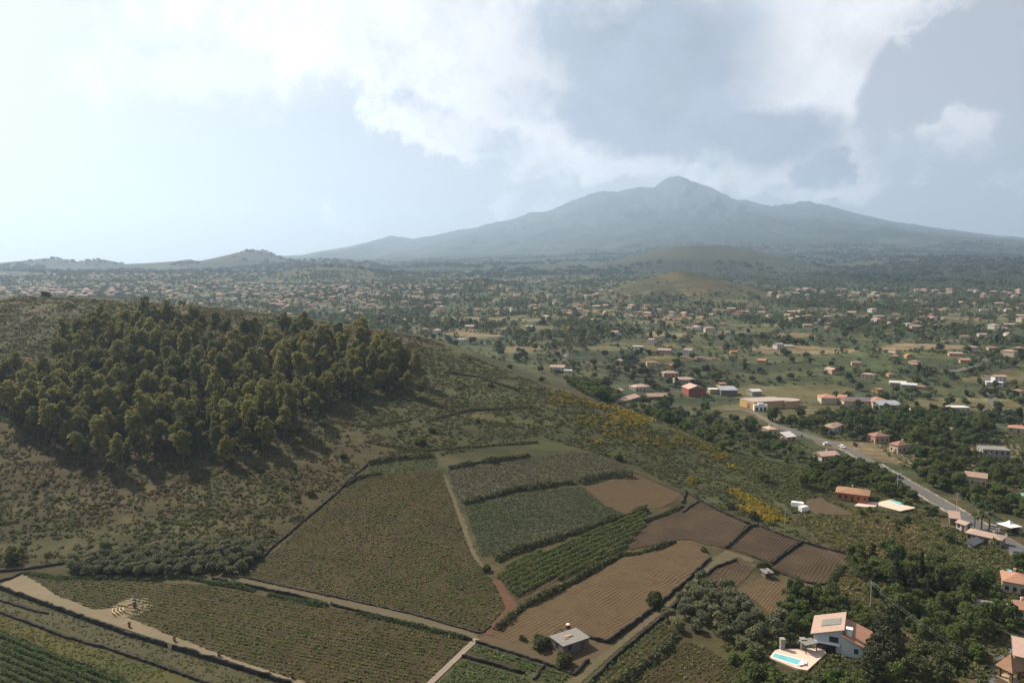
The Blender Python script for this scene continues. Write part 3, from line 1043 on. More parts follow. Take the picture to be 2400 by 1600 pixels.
VINE = mat('vine_leaf', (.125, .165, .058, 1), .8, .25, .8, trans=.4)
VINE2 = mat('vine_leaf_dark', (.110, .150, .058, 1), .8, .25, .8, trans=.4)


ORD = ('first', 'second', 'third', 'fourth', 'fifth', 'sixth', 'seventh', 'eighth', 'ninth', 'tenth', 'eleventh', 'twelfth')


def vine_rows(px, row, spacing, width, height, material, label, group):
    poly = np.array([(p.x, p.y) for p in ground_poly(px)])
    d, n = frame(poly, row)
    A, B = poly @ d, poly @ n
    k = 0
    for b in np.arange(B.min() + .6, B.max() - .3, spacing):
        a = np.arange(A.min(), A.max(), .5)
        ok = inside(poly, a * d[0] + b * n[0], a * d[1] + b * n[1])
        if ok.sum() < 16:
            continue
        a0, a1 = a[ok][0], a[ok][-1]
        leafy_row('vine_row', (a0 * d[0] + b * n[0], a0 * d[1] + b * n[1]), (a1 * d[0] + b * n[0], a1 * d[1] + b * n[1]),
                  width, height, material, label % ORD[min(k, 11)], 'vine row', group, GR, dens=24)
        k += 1


vine_rows(F7, [c5(1230, 975), c5(1950, 620)], 2.4, .62, 1.4, VINE, '%s row of vines from the stubble field in the small terraced vineyard', 'rows of the small terraced vineyard')
vine_rows(LV, [(0, 1490), (240, 1585)], 2.0, .7, 1.3, VINE2, '%s green vine row of the corner vineyard, counted from the bottom left corner', 'rows of the corner vineyard')

HEDGE = mat('hedge_leaf', (.085, .095, .045, 1), .85, .35, .6, hue=(.105, .105, .052, 1), trans=.3)
HEDGE_G = mat('hedge_leaf_green', (.095, .125, .048, 1), .85, .35, .6, hue=(.075, .10, .042, 1), trans=.3)


def hedge(px, width, height, label, material=None, dens=20, size=.7, cat='hedge', group='hedges and overgrown banks'):
    P = resample([at(*p) for p in px], 1.0)
    n = len(P) * dens
    r = np.random.default_rng(n)
    i = r.integers(0, len(P) - 1, n)
    t = r.random(n)[:, None]
    q = P[i] * (1 - t) + P[i + 1] * t
    tang = P[i + 1] - P[i]
    tang /= np.linalg.norm(tang, axis=1)[:, None]
    prof = np.clip(.25 + 1.5 * fbm(q[:, 0], q[:, 1], 5, 3, 91), .2, 1.4)
    ang = r.random(n) * math.pi
    o = np.cos(ang) * width * .5 * prof
    zz = np.sin(ang) * height * prof * (.5 + .5 * r.random(n))
    X, Y = q[:, 0] - tang[:, 1] * o, q[:, 1] + tang[:, 0] * o
    cent = np.stack([X, Y, land(X, Y) + zz], -1)
    nr = np.stack([-tang[:, 1] * np.cos(ang), tang[:, 0] * np.cos(ang), np.sin(ang)], -1) + r.normal(size=(n, 3)) * .5
    V, F = quads(cent, nr, size * (.6 + .8 * r.random(n)), r)
    return tag(obj('hedge', mesh_np('hedge', V, F, material or HEDGE)), label, cat, group)


hedge(C(c5, (840, 335), (1000, 298), (1200, 240), (1600, 190)), 2.6, 2.0, 'long dark hedge between the mauve fallow and the green meadow')
hedge(C(c5, (1640, 190), (1800, 150), (1920, 140), (2010, 150)), 3.2, 2.8, 'taller tangled bushes at the right end of the fallow field')
hedge(C(c5, (1065, 725), (1200, 668), (1500, 572), (1800, 472), (1960, 425), (2100, 378)), 2.6, 2.0, 'dark hedge on the bank above the small terraced vineyard')
hedge(C(c5, (1070, 1205), (1240, 1055), (1420, 965)), 2.0, 1.9, 'bramble bank at the lower left end of the stubble field')
hedge(C(c5, (1420, 965), (1600, 875), (1750, 775), (1950, 680)), 2.2, 1.6, 'dark overgrown bank between the terraced vineyard and the stubble field')
hedge(C(c5, (1930, 690), (2040, 680), (2150, 650), (2300, 595)), 2.0, 1.1, 'earth bank with dry weeds at the top of the stubble field')
hedge(C(c5, (2090, 460), (2250, 400), (2352, 350)), 1.8, 1.0, 'weedy strip between the ochre field and the ploughed field')
hedge(C(c5, (740, 90), (960, 50), (1300, 5)), 2.2, 1.4, 'bushes along the top edge of the fallow field')
hedge(C(c5, (190, 60), (350, 30), (640, 8)), 2.2, 1.6, 'dark bushes above the garden strip')
hedge(C(c5, (20, 215), (90, 165), (180, 140), (280, 130)), 1.8, 1.1, 'bushes at the upper corner of the triangular vineyard')
hedge(C(c4, (180, 815), (420, 850), (760, 850), (1000, 862), (1260, 830)), 1.8, .9, 'green weeds along the upper edge of the long vineyard below the olives', HEDGE_G)
hedge(C(c4, (1260, 835), (1450, 880), (1620, 900), (1750, 935)), 1.8, 1.0, 'green brambles below the right end of the olive strip', HEDGE_G)
hedge(C(c4, (1850, 960), (2050, 1000), (2250, 1040)), 1.8, 1.0, 'green brambles under the terrace wall in the middle of the long vineyard', HEDGE_G)
hedge(C(c5, (100, 1090), (350, 1140), (600, 1200), (850, 1265)), 1.6, .9, 'brambles along the right upper edge of the long vineyard', HEDGE_G)
hedge(C(c4, (0, 1232), (140, 1290), (340, 1375), (560, 1455), (860, 1567)), 1.0, 1.2, 'dark green hedge along the upper edge of the corner vineyard')
hedge(C(c6, (690, 1075), (760, 1020), (830, 950)), 2.4, 2.2, 'hedge along the lower right side of the stubble plot', HEDGE_G)
hedge(C(c6, (740, 1105), (830, 1040), (940, 920)), 2.2, 3.0, 'tall clipped hedge bordering the garden of the white villa', HEDGE_G)
hedge(C(c6, (1000, 890), (1060, 830), (1100, 770)), 2.6, 2.0, 'hedge at the right end of the ploughed field')
hedge(C(c6, (860, 600), (1000, 640), (1150, 672)), 2.0, 1.0, 'grassy bank above the right ploughed field', mat('dry_bank_grass', (.16, .135, .065, 1), .9, .3, .6, trans=.15))
hedge(C(c6, (1900, 260), (2000, 330), (2060, 370), (2200, 390), (2352, 400)), 4.0, 3.5, 'tall hedge below the turquoise pool at the right edge', HEDGE_G)
hedge(C(c6, (2130, 430), (2220, 470), (2352, 560)), 2.0, 1.6, 'roadside hedge opposite the palm trees', HEDGE_G)
hedge(C(c5, (1870, 1600), (2050, 1480), (2250, 1330), (2310, 1240)), 2.2, 2.0, 'dark scrub between the narrow vine strip and the brown vineyard corner')

# grass and flowers standing in the open fields
for px, n, A, B, rad, lab in ((F4, 5200, (.145, .130, .092), (.145, .140, .062), .36, 'dry flowering grass of the fallow field'), (F5, 5200, (.095, .115, .050), (.125, .125, .075), .36, 'tall green grass of the meadow above the terraced vineyard'),
                              ([(0, 1384), (306, 1493), (510, 1553), (700, 1615), (500, 1603), (260, 1516), (0, 1428)], 1500, (.14, .135, .075), (.11, .12, .055), .35, 'grey-green grass between the two walls at the left'),
                              ([(0, 1440), (150, 1497), (380, 1568), (420, 1640), (240, 1578), (0, 1482)], 1300, (.20, .17, .05), (.13, .14, .045), .35, 'yellow-green grass above the corner vineyard')):
    pw = np.array([(p.x, p.y) for p in ground_poly(px)])
    q = pw.min(0) + GR.random((n * 3, 2)) * (pw.max(0) - pw.min(0))
    q = q[inside(pw, q[:, 0], q[:, 1])][:n]
    plants('field_grass', q, rad, rad * .7, A, B, lab, 'grass', per=4, size=.36, seed=n)

hedge([(1010, 985), (1100, 962), (1250, 955)], 1.8, .9, 'dark bank line across the green upper slope')
hedge([(1040, 872), (1120, 884), (1215, 915)], 1.8, 1.0, 'dark bank line just under the crest of the shoulder')
hedge([(880, 1040), (1000, 1056), (1120, 1046), (1260, 1036)], 1.8, .8, 'dry grassy bank line above the fallow field', MATS['dry_bank_grass'])
hedge([(760, 985), (860, 1000), (960, 985)], 1.8, .8, 'bank line right of the grove', MATS['dry_bank_grass'])

# ------------------------------------------------------------------ scrub, bushes and trees
TR = np.random.default_rng(19)


def scatter(n, px=None, world=None, rng=TR):
    poly = np.array([(p[0], p[1]) for p in (world or ground_poly(px))])
    lo, hi = poly.min(0), poly.max(0)
    out = []
    have = 0
    while have < n:
        q = lo + rng.random((n * 2, 2)) * (hi - lo)
        q = q[inside(poly, q[:, 0], q[:, 1])]
        out.append(q)
        have += len(q)
    return np.concatenate(out)[:n]


def spaced(cand, dist, rng=TR, taken=None, limit=10 ** 9):
    """Keep points no nearer to each other than dist (one number or one per point)."""
    cell = {}
    keep = []
    g = float(np.max(dist))
    dist = np.ones(len(cand)) * dist
    for (x, y) in (taken if taken is not None else []):
        cell.setdefault((int(x // g), int(y // g)), []).append((x, y))
    for k, (x, y) in enumerate(cand):
        i, j = int(x // g), int(y // g)
        ok = True
        for a in (-1, 0, 1):
            for b in (-1, 0, 1):
                for (p, q) in cell.get((i + a, j + b), ()):
                    if (p - x) ** 2 + (q - y) ** 2 < dist[k] ** 2:
                        ok = False
                        break
        if ok:
            cell.setdefault((i, j), []).append((x, y))
            keep.append(k)
            if len(keep) >= limit:
                break
    return np.array(keep, int)


FIELD_POLYS = [np.array([(p.x, p.y) for p in ground_poly(q)]) for q in (F1, F2, F4, F5, F6, F7, F8, F9, PATH, YARD, F14, F15, BA, BB_, BC, LV, T3, T2, F3)]
FIELD_POLYS += [np.array([(p.x, p.y) for p in ground_poly(q)]) for q in ([(1798, 1548), (1812, 1518), (1850, 1512), (1940, 1512), (1945, 1530), (1893, 1580), (1866, 1576)], [(1930, 1526), (1968, 1536), (2008, 1548), (2050, 1500), (2010, 1480), (1940, 1490)],
    [(2052, 1190), (2055, 1172), (2090, 1168), (2152, 1194), (2110, 1206)], [(1930, 1170), (1950, 1158), (2066, 1174), (2060, 1190), (2026, 1192)], [(2258, 1262), (2345, 1290), (2360, 1280), (2300, 1255)])]
FIELD_POLYS += [np.array([(p.x, p.y) for p in ground_poly(q)]) for q in (
    C(c6, (330, 640), (505, 500), (800, 592), (600, 735)), C(c6, (608, 765), (825, 615), (1158, 695), (985, 885)),
    C(c6, (120, 870), (370, 735), (505, 775), (350, 935)), C(c6, (350, 955), (550, 835), (825, 920), (590, 1095)),
    C(c6, (850, 300), (960, 285), (1000, 320), (1150, 380), (1180, 410), (900, 410), (820, 390)),
    [(0, 1384), (391, 1518), (700, 1615), (520, 1650), (0, 1482)])]


def free(P, road=6.5):
    ok = np.ones(len(P), bool)
    for q in FIELD_POLYS:
        ok &= ~inside(q, P[:, 0], P[:, 1])
    d = np.min(np.hypot(P[:, None, 0] - RP[None, ::2, 0], P[:, None, 1] - RP[None, ::2, 1]), 1)
    return ok & (d > road)


# --- ground cover on the hill: dry tufts, green scrub, yellow broom
HILL = ground_poly([(-330, 1345), (-330, 735), (-40, 715), (60, 696), (400, 712), (700, 745), (1000, 793)]) + [Vector((47, 405, 0)), Vector((100, 372, 0))] + ground_poly([(1700, 1080), (1860, 1210), (1990, 1290), (1900, 1270), (1740, 1212), (1610, 1155), (1490, 1090), (1260, 1020), (1030, 1070), (860, 1080), (560, 1345), (160, 1320)])
P = scatter(66000, world=HILL)
P = P[free(P) & (fbm(P[:, 0], P[:, 1], 7, 3, 119) + .25 * TR.random(len(P)) > .52)]
n1, n3 = fbm(P[:, 0], P[:, 1], 38, 4, 41), fbm(P[:, 0], P[:, 1], 120, 3, 47)
g = sstep(n1, .42, .58) * .6 + sstep(n3, .45, .60) * .5 + inside([(p.x, p.y) for p in SCRUBZ], P[:, 0], P[:, 1]) * .5
isg = TR.random(len(P)) < np.clip(g, .12, .85)
plants('dry_scrub', P[~isg][:20000], .62, .42, (.140, .108, .055), (.118, .098, .048), 'dry brown grass and heath tufts covering the hillside', 'scrub', per=6, size=.55, seed=5)
plants('green_scrub', P[isg][:17000], .70, .55, (.098, .104, .042), (.118, .124, .052), 'low green scrub spread over the hillside', 'scrub', per=6, size=.6, seed=6)

BROOM = [ground_poly([(1290, 905), (1370, 930), (1560, 1000), (1700, 1050), (1800, 1090), (1760, 1110), (1640, 1075), (1500, 1050), (1380, 1010), (1290, 960)]),
         ground_poly([(1610, 1120), (1690, 1130), (1760, 1165), (1830, 1200), (1840, 1225), (1760, 1205), (1700, 1175), (1625, 1150)]),
         ground_poly([(1400, 945), (1480, 965), (1570, 1000), (1560, 1012), (1450, 985)]),
         ground_poly([(1290, 1005), (1330, 1000), (1420, 1030), (1400, 1045)]),
         ground_poly([(1790, 1212), (1850, 1222), (1870, 1245), (1810, 1235)])]
bp = []
for poly, n in zip(BROOM, (420, 330, 120, 30, 40)):
    q = scatter(n * 3, world=poly)
    k = fbm(q[:, 0], q[:, 1], 13, 3, 101) > .52
    bp.append(q[k][:n])
plants('broom_bushes', np.concatenate(bp), .95, 1.25, (.37, .265, .03), (.20, .175, .04), 'yellow flowering broom scattered down the right shoulder of the hill', 'broom', per=12, size=.62, seed=8)
q = scatter(4200, world=HILL)
q = q[free(q)]
q = q[(fbm(q[:, 0], q[:, 1], 16, 3, 121) > .54)][:900]
plants('shrub_clumps', q, 1.25, 1.2, (.075, .085, .036), (.105, .110, .046), 'darker shrubs standing in loose clumps over the hillside', 'shrubs', per=16, size=.7, seed=12)
# scrub of the rough ground at the foot of the hill and round the houses
ROUGH = [[(1560, 1005), (1900, 1100), (1990, 1200), (1880, 1230), (1850, 1190), (1700, 1080)], [(1840, 1215), (1990, 1190), (2160, 1230), (2300, 1310), (2300, 1400), (2050, 1330), (1990, 1290)],
         [(1400, 945), (1560, 1000), (1800, 1060), (1900, 1100), (1960, 1080), (1800, 1000), (1560, 960)], [(1900, 1080), (2060, 1090), (2200, 1180), (2200, 1230), (2050, 1200), (1900, 1170)],
         [(2020, 1290), (2130, 1390), (2200, 1420), (2150, 1480), (2040, 1440), (1960, 1380), (1990, 1310)], [(1600, 1390), (1830, 1440), (2000, 1400), (2400, 1400), (2400, 1600), (1760, 1600), (1700, 1520)],
         [(2050, 1040), (2400, 1010), (2400, 1180), (2280, 1180), (2120, 1100)],
         [(2140, 1215), (2260, 1245), (2360, 1300), (2420, 1330), (2420, 1420), (2250, 1400), (2180, 1300)]]
for k, (px, n) in enumerate(zip(ROUGH, (2200, 2600, 1500, 1300, 1100, 2600, 1500, 1500))):
    P = scatter(n, px)
    P = P[free(P, 7)]
    dry = k in (1, 4)
    plants('rough_scrub', P, .7, .55, (.22, .18, .08) if dry else (.12, .135, .055), (.14, .145, .06), [
        'green bracken scrub at the foot of the hill', 'ochre and green rough grass below the orange house', 'low bushes between the hill and the dark wood',
        'garden scrub between the road and the orange house', 'dry yellow grass round the power pole', 'undergrowth of the woods and gardens at the lower right', 'garden undergrowth right of the road', 'weeds and lawn round the bungalow with palms'][k], 'scrub', per=7, size=.7, seed=40 + k)


# --- tree makers: each returns (trunk mesh, crown mesh)
BARK = mat('bark', (.11, .085, .065, 1), .95, .3, 2.0)
BARK_PALE = mat('pale_bark', (.13, .11, .09, 1), .9, .25, 2.0)
LEAF = dict(
    euca=mat('eucalyptus_leaf', (.190, .195, .070, 1), .75, .30, .35, rnd=.5, trans=.40),
    broad=mat('broadleaf', (.095, .128, .046, 1), .8, .28, .4, rnd=.45, trans=.38),
    citrus=mat('glossy_leaf', (.115, .165, .050, 1), .6, .25, .4, rnd=.35, trans=.38),
    olive=mat('olive_leaf', (.150, .165, .100, 1), .75, .25, .5, rnd=.3, trans=.30),
    pine=mat('pine_needles', (.080, .095, .038, 1), .85, .3, .4, rnd=.3, trans=.25),
    cedar=mat('cedar_needles', (.075, .090, .055, 1), .85, .3, .4, rnd=.2, trans=.15),
    cypress=mat('cypress_leaf', (.040, .056, .026, 1), .85, .3, .6, rnd=.3, trans=.12),
    palm=mat('palm_frond', (.085, .100, .045, 1), .7, .2, .6, rnd=.3, trans=.2),
    bush=mat('bush_leaf', (.105, .120, .050, 1), .85, .3, .5, rnd=.5, trans=.35),
    shade=mat('valley_tree_leaf', (.085, .105, .050, 1), .85, .3, .12, rnd=.5, trans=.3),
)


def trunk_mesh(name, h, r, limbs, rng, material, spread=2.0):
    m = MB()
    lean = rng.normal(size=2) * h * .03
    p0 = (0, 0, -.6)
    p1 = (lean[0], lean[1], h * .45)
    p2 = (lean[0] * 1.8, lean[1] * 1.8, h * .8)
    m.tube(p0, p1, r * 1.15, r * .8)
    m.tube(p1, p2, r * .8, r * .35)
    for k in range(limbs):
        a = 2 * math.pi * (k + rng.random()) / limbs
        z = h * (.35 + .4 * rng.random())
        m.tube((lean[0] * z / h, lean[1] * z / h, z), (math.cos(a) * spread, math.sin(a) * spread, z + h * (.15 + .12 * rng.random())), r * .45, r * .15, 5)
    return m.mesh(name, material)


def crown_mesh(name, cents, rads, per, size, rng, material, flat=1.0):
    V, F = blob_leaves(cents, rads, per, size, rng, flat)
    return mesh_np(name, V, F, material)


def ellipsoid_pts(n, rng, rx, ry, rz, cz, shell=.5):
    d = rng.normal(size=(n, 3))
    d /= np.linalg.norm(d, axis=1)[:, None]
    r = (shell + (1 - shell) * rng.random(n))[:, None]
    return d * r * np.array((rx, ry, rz)) + np.array((0, 0, cz))


def t_euca(seed):
    r = np.random.default_rng(seed)
    h = 14 + 7 * r.random()
    n = 22
    wd = 2.5 + 1.5 * r.random()
    c = ellipsoid_pts(n, r, wd, wd, h * .38, h * .56, .35)
    c[:, 0] += (c[:, 2] - h * .5) * (r.random() - .5) * .35
    c[:, :2] += (r.random(2) - .5) * 1.6
    return (trunk_mesh('trunk', h, .26, 6, r, BARK_PALE, 2.0), crown_mesh('crown', c, 1.0 + 1.3 * r.random(n), 84, .66, r, LEAF['euca']))


def t_broad(seed, leaf='broad', h0=6.5, dh=2.5):
    r = np.random.default_rng(seed)
    h = h0 + dh * r.random()
    w = h * (.40 + .12 * r.random())
    c = ellipsoid_pts(16, r, w, w, h * .40, h * .50, .4)
    return (trunk_mesh('trunk', h * .8, .2, 4, r, BARK, w * .6), crown_mesh('crown', c, h * (.13 + .11 * r.random(16)), 92, .56, r, LEAF[leaf]))


def t_olive(seed):
    r = np.random.default_rng(seed)
    h = 3.6 + 1.2 * r.random()
    c = ellipsoid_pts(12, r, 1.5, 1.5, 1.15, h * .50, .5)
    return (trunk_mesh('trunk', h * .7, .22, 4, r, BARK, 1.0), crown_mesh('crown', c, .65 + .45 * r.random(12), 80, .42, r, LEAF['olive']))


def t_pine(seed):
    r = np.random.default_rng(seed)
    d = r.normal(size=(40, 3))
    d /= np.linalg.norm(d, axis=1)[:, None]
    d[:, 2] = np.abs(d[:, 2])
    c = d * np.array((5.0, 5.0, 3.4)) * (.75 + .25 * r.random((40, 1))) + np.array((0, 0, 5.2))
    return (trunk_mesh('trunk', 8, .38, 7, r, BARK, 3.2), crown_mesh('crown', c, .9 + .7 * r.random(40), 95, .5, r, LEAF['pine'], .75))


def t_cedar(seed):
    r = np.random.default_rng(seed)
    h, cs, rs = 15.0, [], []
    for lev in range(11):
        z = 2.2 + lev * 1.18
        R = 5.0 * (1 - lev / 11.5) ** .8
        for k in range(max(4, int(R * 3.2))):
            a = r.random() * 6.283
            q = R * (.45 + .6 * r.random())
            cs.append((math.cos(a) * q, math.sin(a) * q, z - q * .12 + r.random() * .4))
            rs.append(.55 + .4 * r.random())
    return (trunk_mesh('trunk', h, .35, 6, r, BARK, 2.5), crown_mesh('crown', cs, rs, 40, .5, r, LEAF['cedar'], .55))


def t_cypress(seed):
    r = np.random.default_rng(seed)
    h = 8 + 3 * r.random()
    z = np.linspace(.8, h - .3, 14)
    w = .9 * np.sin(np.clip(z / h, 0, 1) * 2.7 + .25)
    c = np.stack([(r.random(14) - .5) * .4, (r.random(14) - .5) * .4, z], -1)
    return (trunk_mesh('trunk', h * .6, .16, 3, r, BARK, .3), crown_mesh('crown', c, np.maximum(w, .25), 75, .42, r, LEAF['cypress'], 1.2))


def t_conifer(seed):
    r = np.random.default_rng(seed)
    h, cs, rs = 7.5 + 2 * r.random(), [], []
    for lev in range(9):
        z = .9 + lev * h / 9.6
        R = 2.1 * (1 - lev / 9.6)
        for k in range(max(2, int(R * 4))):
            a = r.random() * 6.283
            q = R * (.3 + .6 * r.random())
            cs.append((math.cos(a) * q, math.sin(a) * q, z))
            rs.append(.45 + .3 * r.random())
    return (trunk_mesh('trunk', h * .8, .16, 3, r, BARK, .5), crown_mesh('crown', cs, rs, 26, .42, r, LEAF['cypress'], .8))


def t_palm(seed):
    r = np.random.default_rng(seed)
    h = 6.5 + 1.5 * r.random()
    tm = MB()
    for k in range(6):
        tm.tube((0, 0, -.4 + k * (h + .4) / 6), (0, 0, -.4 + (k + 1) * (h + .4) / 6), .30 - .012 * k, .25 - .012 * k)
    cen, nor = [], []
    V, F = [], []
    for k in range(34):
        a, e = r.random() * 6.283, -.35 + 1.5 * r.random()
        L = 2.4 + .6 * r.random()
        pts = []
        for s in range(6):
            t = s / 5
            rad = L * t * math.cos(e) * (1 - .15 * t)
            zz = h + L * t * math.sin(e) - 1.5 * t * t * (1 if e < .9 else .4)
            pts.append((math.cos(a) * rad, math.sin(a) * rad, zz))
        sx, sy = -math.sin(a), math.cos(a)
        o = len(V)
        for s, p in enumerate(pts):
            w = .42 * (1 - abs(s / 5 - .45) * 1.3)
            V += [(p[0] + sx * w, p[1] + sy * w, p[2] - .15), (p[0], p[1], p[2]), (p[0] - sx * w, p[1] - sy * w, p[2] - .15)]
        for s in range(5):
            i = o + s * 3
            F += [(i, i + 1, i + 4, i + 3), (i + 1, i + 2, i + 5, i + 4)]
    return tm.mesh('trunk', BARK), mesh_np('crown', V, F, LEAF['palm'])


def t_bush(seed):
    r = np.random.default_rng(seed)
    c = ellipsoid_pts(9, r, .75, .75, .5, .65, .4)
    return (trunk_mesh('stem', .8, .08, 3, r, BARK, .4), crown_mesh('foliage', c, .35 + .3 * r.random(9), 60, .34, r, LEAF['bush']))


KINDS = dict(
    euca=[t_euca(100 + k) for k in range(10)], broad=[t_broad(200 + k) for k in range(6)], citrus=[t_broad(300 + k, 'citrus', 4.5, 1.5) for k in range(4)],
    olive=[t_olive(400 + k) for k in range(5)], pine=[t_pine(500)], cedar=[t_cedar(600)], cypress=[t_cypress(700 + k) for k in range(3)],
    conifer=[t_conifer(750 + k) for k in range(3)], palm=[t_palm(800 + k) for k in range(3)], bush=[t_bush(900 + k) for k in range(5)])
TREES_AT = []


def spot(x, y, pts):
    """Words for where a plant stands within its group, as seen in the picture."""
    u, v = project(x, y, lz(x, y))
    U, V = project(pts[:, 0], pts[:, 1], land(pts[:, 0], pts[:, 1]))
    fu, fv = (u - U.min()) / (np.ptp(U) + 1e-6), (v - V.min()) / (np.ptp(V) + 1e-6)
    return '%s %s' % (('back', 'middle', 'front')[min(int(fv * 3), 2)], ('far left', 'left', 'centre', 'right', 'far right')[min(int(fu * 5), 4)])


def tree(kind, name, x, y, size, label, cat='tree', group=None, rng=TR, stretch=1.0):
    tm, cm = KINDS[kind][rng.integers(len(KINDS[kind]))]
    root = bpy.data.objects.new(name, None)
    COL.objects.link(root)
    root.location = (x, y, lz(x, y) - .05)
    root.rotation_euler = (0, 0, rng.random() * 6.283)
    root.scale = (size, size, size * stretch)
    for me in (tm, cm):
        o = bpy.data.objects.new(me.name, me)
        COL.objects.link(o)
        o.parent = root
    tag(root, label, cat, group)
    TREES_AT.append((x, y))
    return root


# eucalyptus grove
GROVE = [(-30, 960), (60, 1030), (170, 1100), (300, 1108), (430, 1098), (540, 1088), (620, 1060), (725, 1010), (770, 965), (850, 935),
         (985, 905), (985, 870), (920, 835), (830, 808), (600, 800), (450, 790), (330, 775), (245, 780), (150, 840), (140, 885), (60, 905), (-30, 900)]
cand = scatter(6000, GROVE)
dens = fbm(cand[:, 0], cand[:, 1], 26, 3, 111)
cand = cand[dens > .30]
keep = spaced(cand, 4.6 + 4.6 * TR.random(len(cand)), limit=292)
EU = cand[keep]
for k, (x, y) in enumerate(EU):
    s = .66 + .55 * TR.random()
    tree('euca', 'eucalyptus_tree', x, y, s, '%s olive-green eucalyptus in the %s of the hillside grove' % ('short' if s < .83 else 'tall' if s < 1.03 else 'very tall', spot(x, y, EU)), 'tree', 'eucalyptus grove on the hillside')
for u, v, s, lab in ((955, 925, .85, 'eucalyptus standing apart at the right edge of the grove, with a long shadow'), (985, 935, .7, 'smaller eucalyptus beside the outermost tree of the grove'),
                     (865, 930, .6, 'young eucalyptus standing in the open gap right of the grove'), (945, 868, .75, 'round-topped eucalyptus just above the outermost tree of the grove'),
                     (835, 790, .62, 'eucalyptus sticking up on the skyline at the right end of the grove'), (130, 840, .75, 'dark eucalyptus at the upper left corner of the grove')):
    p = at(u, v)
    tree('euca', 'eucalyptus_tree', p.x, p.y, s, lab)

q = scatter(1900, GROVE)
plants('grove_undergrowth', q, 1.3, 1.6, (.085, .095, .04), (.105, .105, .048), 'dark undergrowth between the trunks of the eucalyptus grove', 'undergrowth', per=14, size=.8, seed=14)
# olive strip on the left, olive grove on the right
OL1 = [(165, 1345), (260, 1348), (350, 1352), (440, 1346), (560, 1347), (618, 1300), (590, 1282), (450, 1288), (330, 1300), (230, 1312), (165, 1325)]
cand = scatter(2500, OL1)
OLP = cand[spaced(cand, 2.7)]
for x, y in OLP:
    tree('olive', 'olive_tree', x, y, .85 + .3 * TR.random(), 'grey-green olive tree in the %s of the strip below the scrubby hill' % spot(x, y, OLP), 'tree', 'olive strip under the hill')
OL2 = [(1612, 1395), (1640, 1365), (1700, 1385), (1740, 1420), (1790, 1450), (1850, 1455), (1840, 1490), (1790, 1500), (1770, 1540), (1720, 1520), (1660, 1490), (1590, 1480), (1560, 1450)]
cand = scatter(3000, OL2)
OLP = cand[spaced(cand, 4.2)]
for x, y in OLP:
    tree('olive', 'olive_tree', x, y, .95 + .3 * TR.random(), 'rounded olive tree in the %s of the grove beside the farm track' % spot(x, y, OLP), 'tree', 'olive grove beside the track')

# single trees and bushes that stand out
ONE = [
    ('bush', 'broadleaf_tree', 1535, 1421, 2.5, 'lone dark green tree between the stubble field and the track', 1.35),
    ('bush', 'broadleaf_tree', 1269, 1516, 2.6, 'round bushy tree left of the farm shed', .85),
    ('bush', 'broadleaf_tree', 1322, 1558, 2.3, 'pale green bushy tree in front of the farm shed', .95),
    ('bush', 'broadleaf_tree', 1790, 1338, 2.2, 'small dark tree beside the hut between ploughed fields', 1.1),
    ('broad', 'broadleaf_tree', 1888, 1142, 1.05, 'largest round dark tree left of the orange house', .95),
    ('broad', 'broadleaf_tree', 1788, 1128, .78, 'dark round tree at the left of two by the bracken slope', .8),
    ('broad', 'broadleaf_tree', 1950, 1150, .72, 'dense dark tree just behind the orange house', .85),
    ('broad', 'broadleaf_tree', 2180, 1205, .75, 'round dark tree between the orange house and the road', .75),
    ('broad', 'broadleaf_tree', 2125, 1185, .55, 'small round tree behind the pool of the orange house', .8),
    ('pine', 'stone_pine', 2198, 1612, 1.12, 'very large umbrella-shaped stone pine at the bottom edge', 1.0),
    ('cedar', 'cedar_tree', 2075, 1556, 1.1, 'huge dark layered cedar right of the white villa', 1.0),
    ('cedar', 'cedar_tree', 2040, 1590, .62, 'grey-blue cedar in front of the white villa', .9),
    ('conifer', 'conifer_tree', 2098, 1392, 1.25, 'dark cone-shaped conifer in the middle of the wood', 1.0),
    ('broad', 'broadleaf_tree', 2105, 1448, 1.15, 'big round dark tree beside the power pole', 1.0),
    ('cypress', 'cypress_tree', 2158, 1372, .95, 'thin dark cypress rising from the wood', 1.1),
    ('cypress', 'cypress_tree', 2112, 1345, .85, 'slim cypress behind the cone-shaped conifer', 1.0),
    ('conifer', 'conifer_tree', 1983, 1428, .55, 'small pointed conifer above the garden of the white villa', 1.0),
    ('citrus', 'broadleaf_tree', 2090, 1600, 1.0, 'bright green bush at the bottom edge left of the stone pine', 1.2),
    ('citrus', 'broadleaf_tree', 1965, 1625, 1.2, 'bright green leafy tree at the bottom edge below the villa', 1.0),
    ('broad', 'broadleaf_tree', 1822, 1625, .8, 'green tree at the bottom edge left of the swimming pool', .9),
    ('palm', 'palm_tree', 2300, 1242, 1.0, 'tallest palm beside the road', 1.0),
    ('palm', 'palm_tree', 2284, 1238, .85, 'bushy palm left of the tallest palm', .9),
    ('palm', 'palm_tree', 2318, 1243, .95, 'palm right of the tallest palm beside the road', 1.05),
    ('palm', 'palm_tree', 2328, 1290, .75, 'low palm in front of the bungalow', .8),
    ('broad', 'broadleaf_tree', 63, 693, .75, 'dark tree alone on the hilltop skyline at the far left', .8),
]
for kind, name, u, v, s, lab, st in ONE:
    p = at(u, v)
    tree(kind, name, p.x, p.y, s, lab, stretch=st)
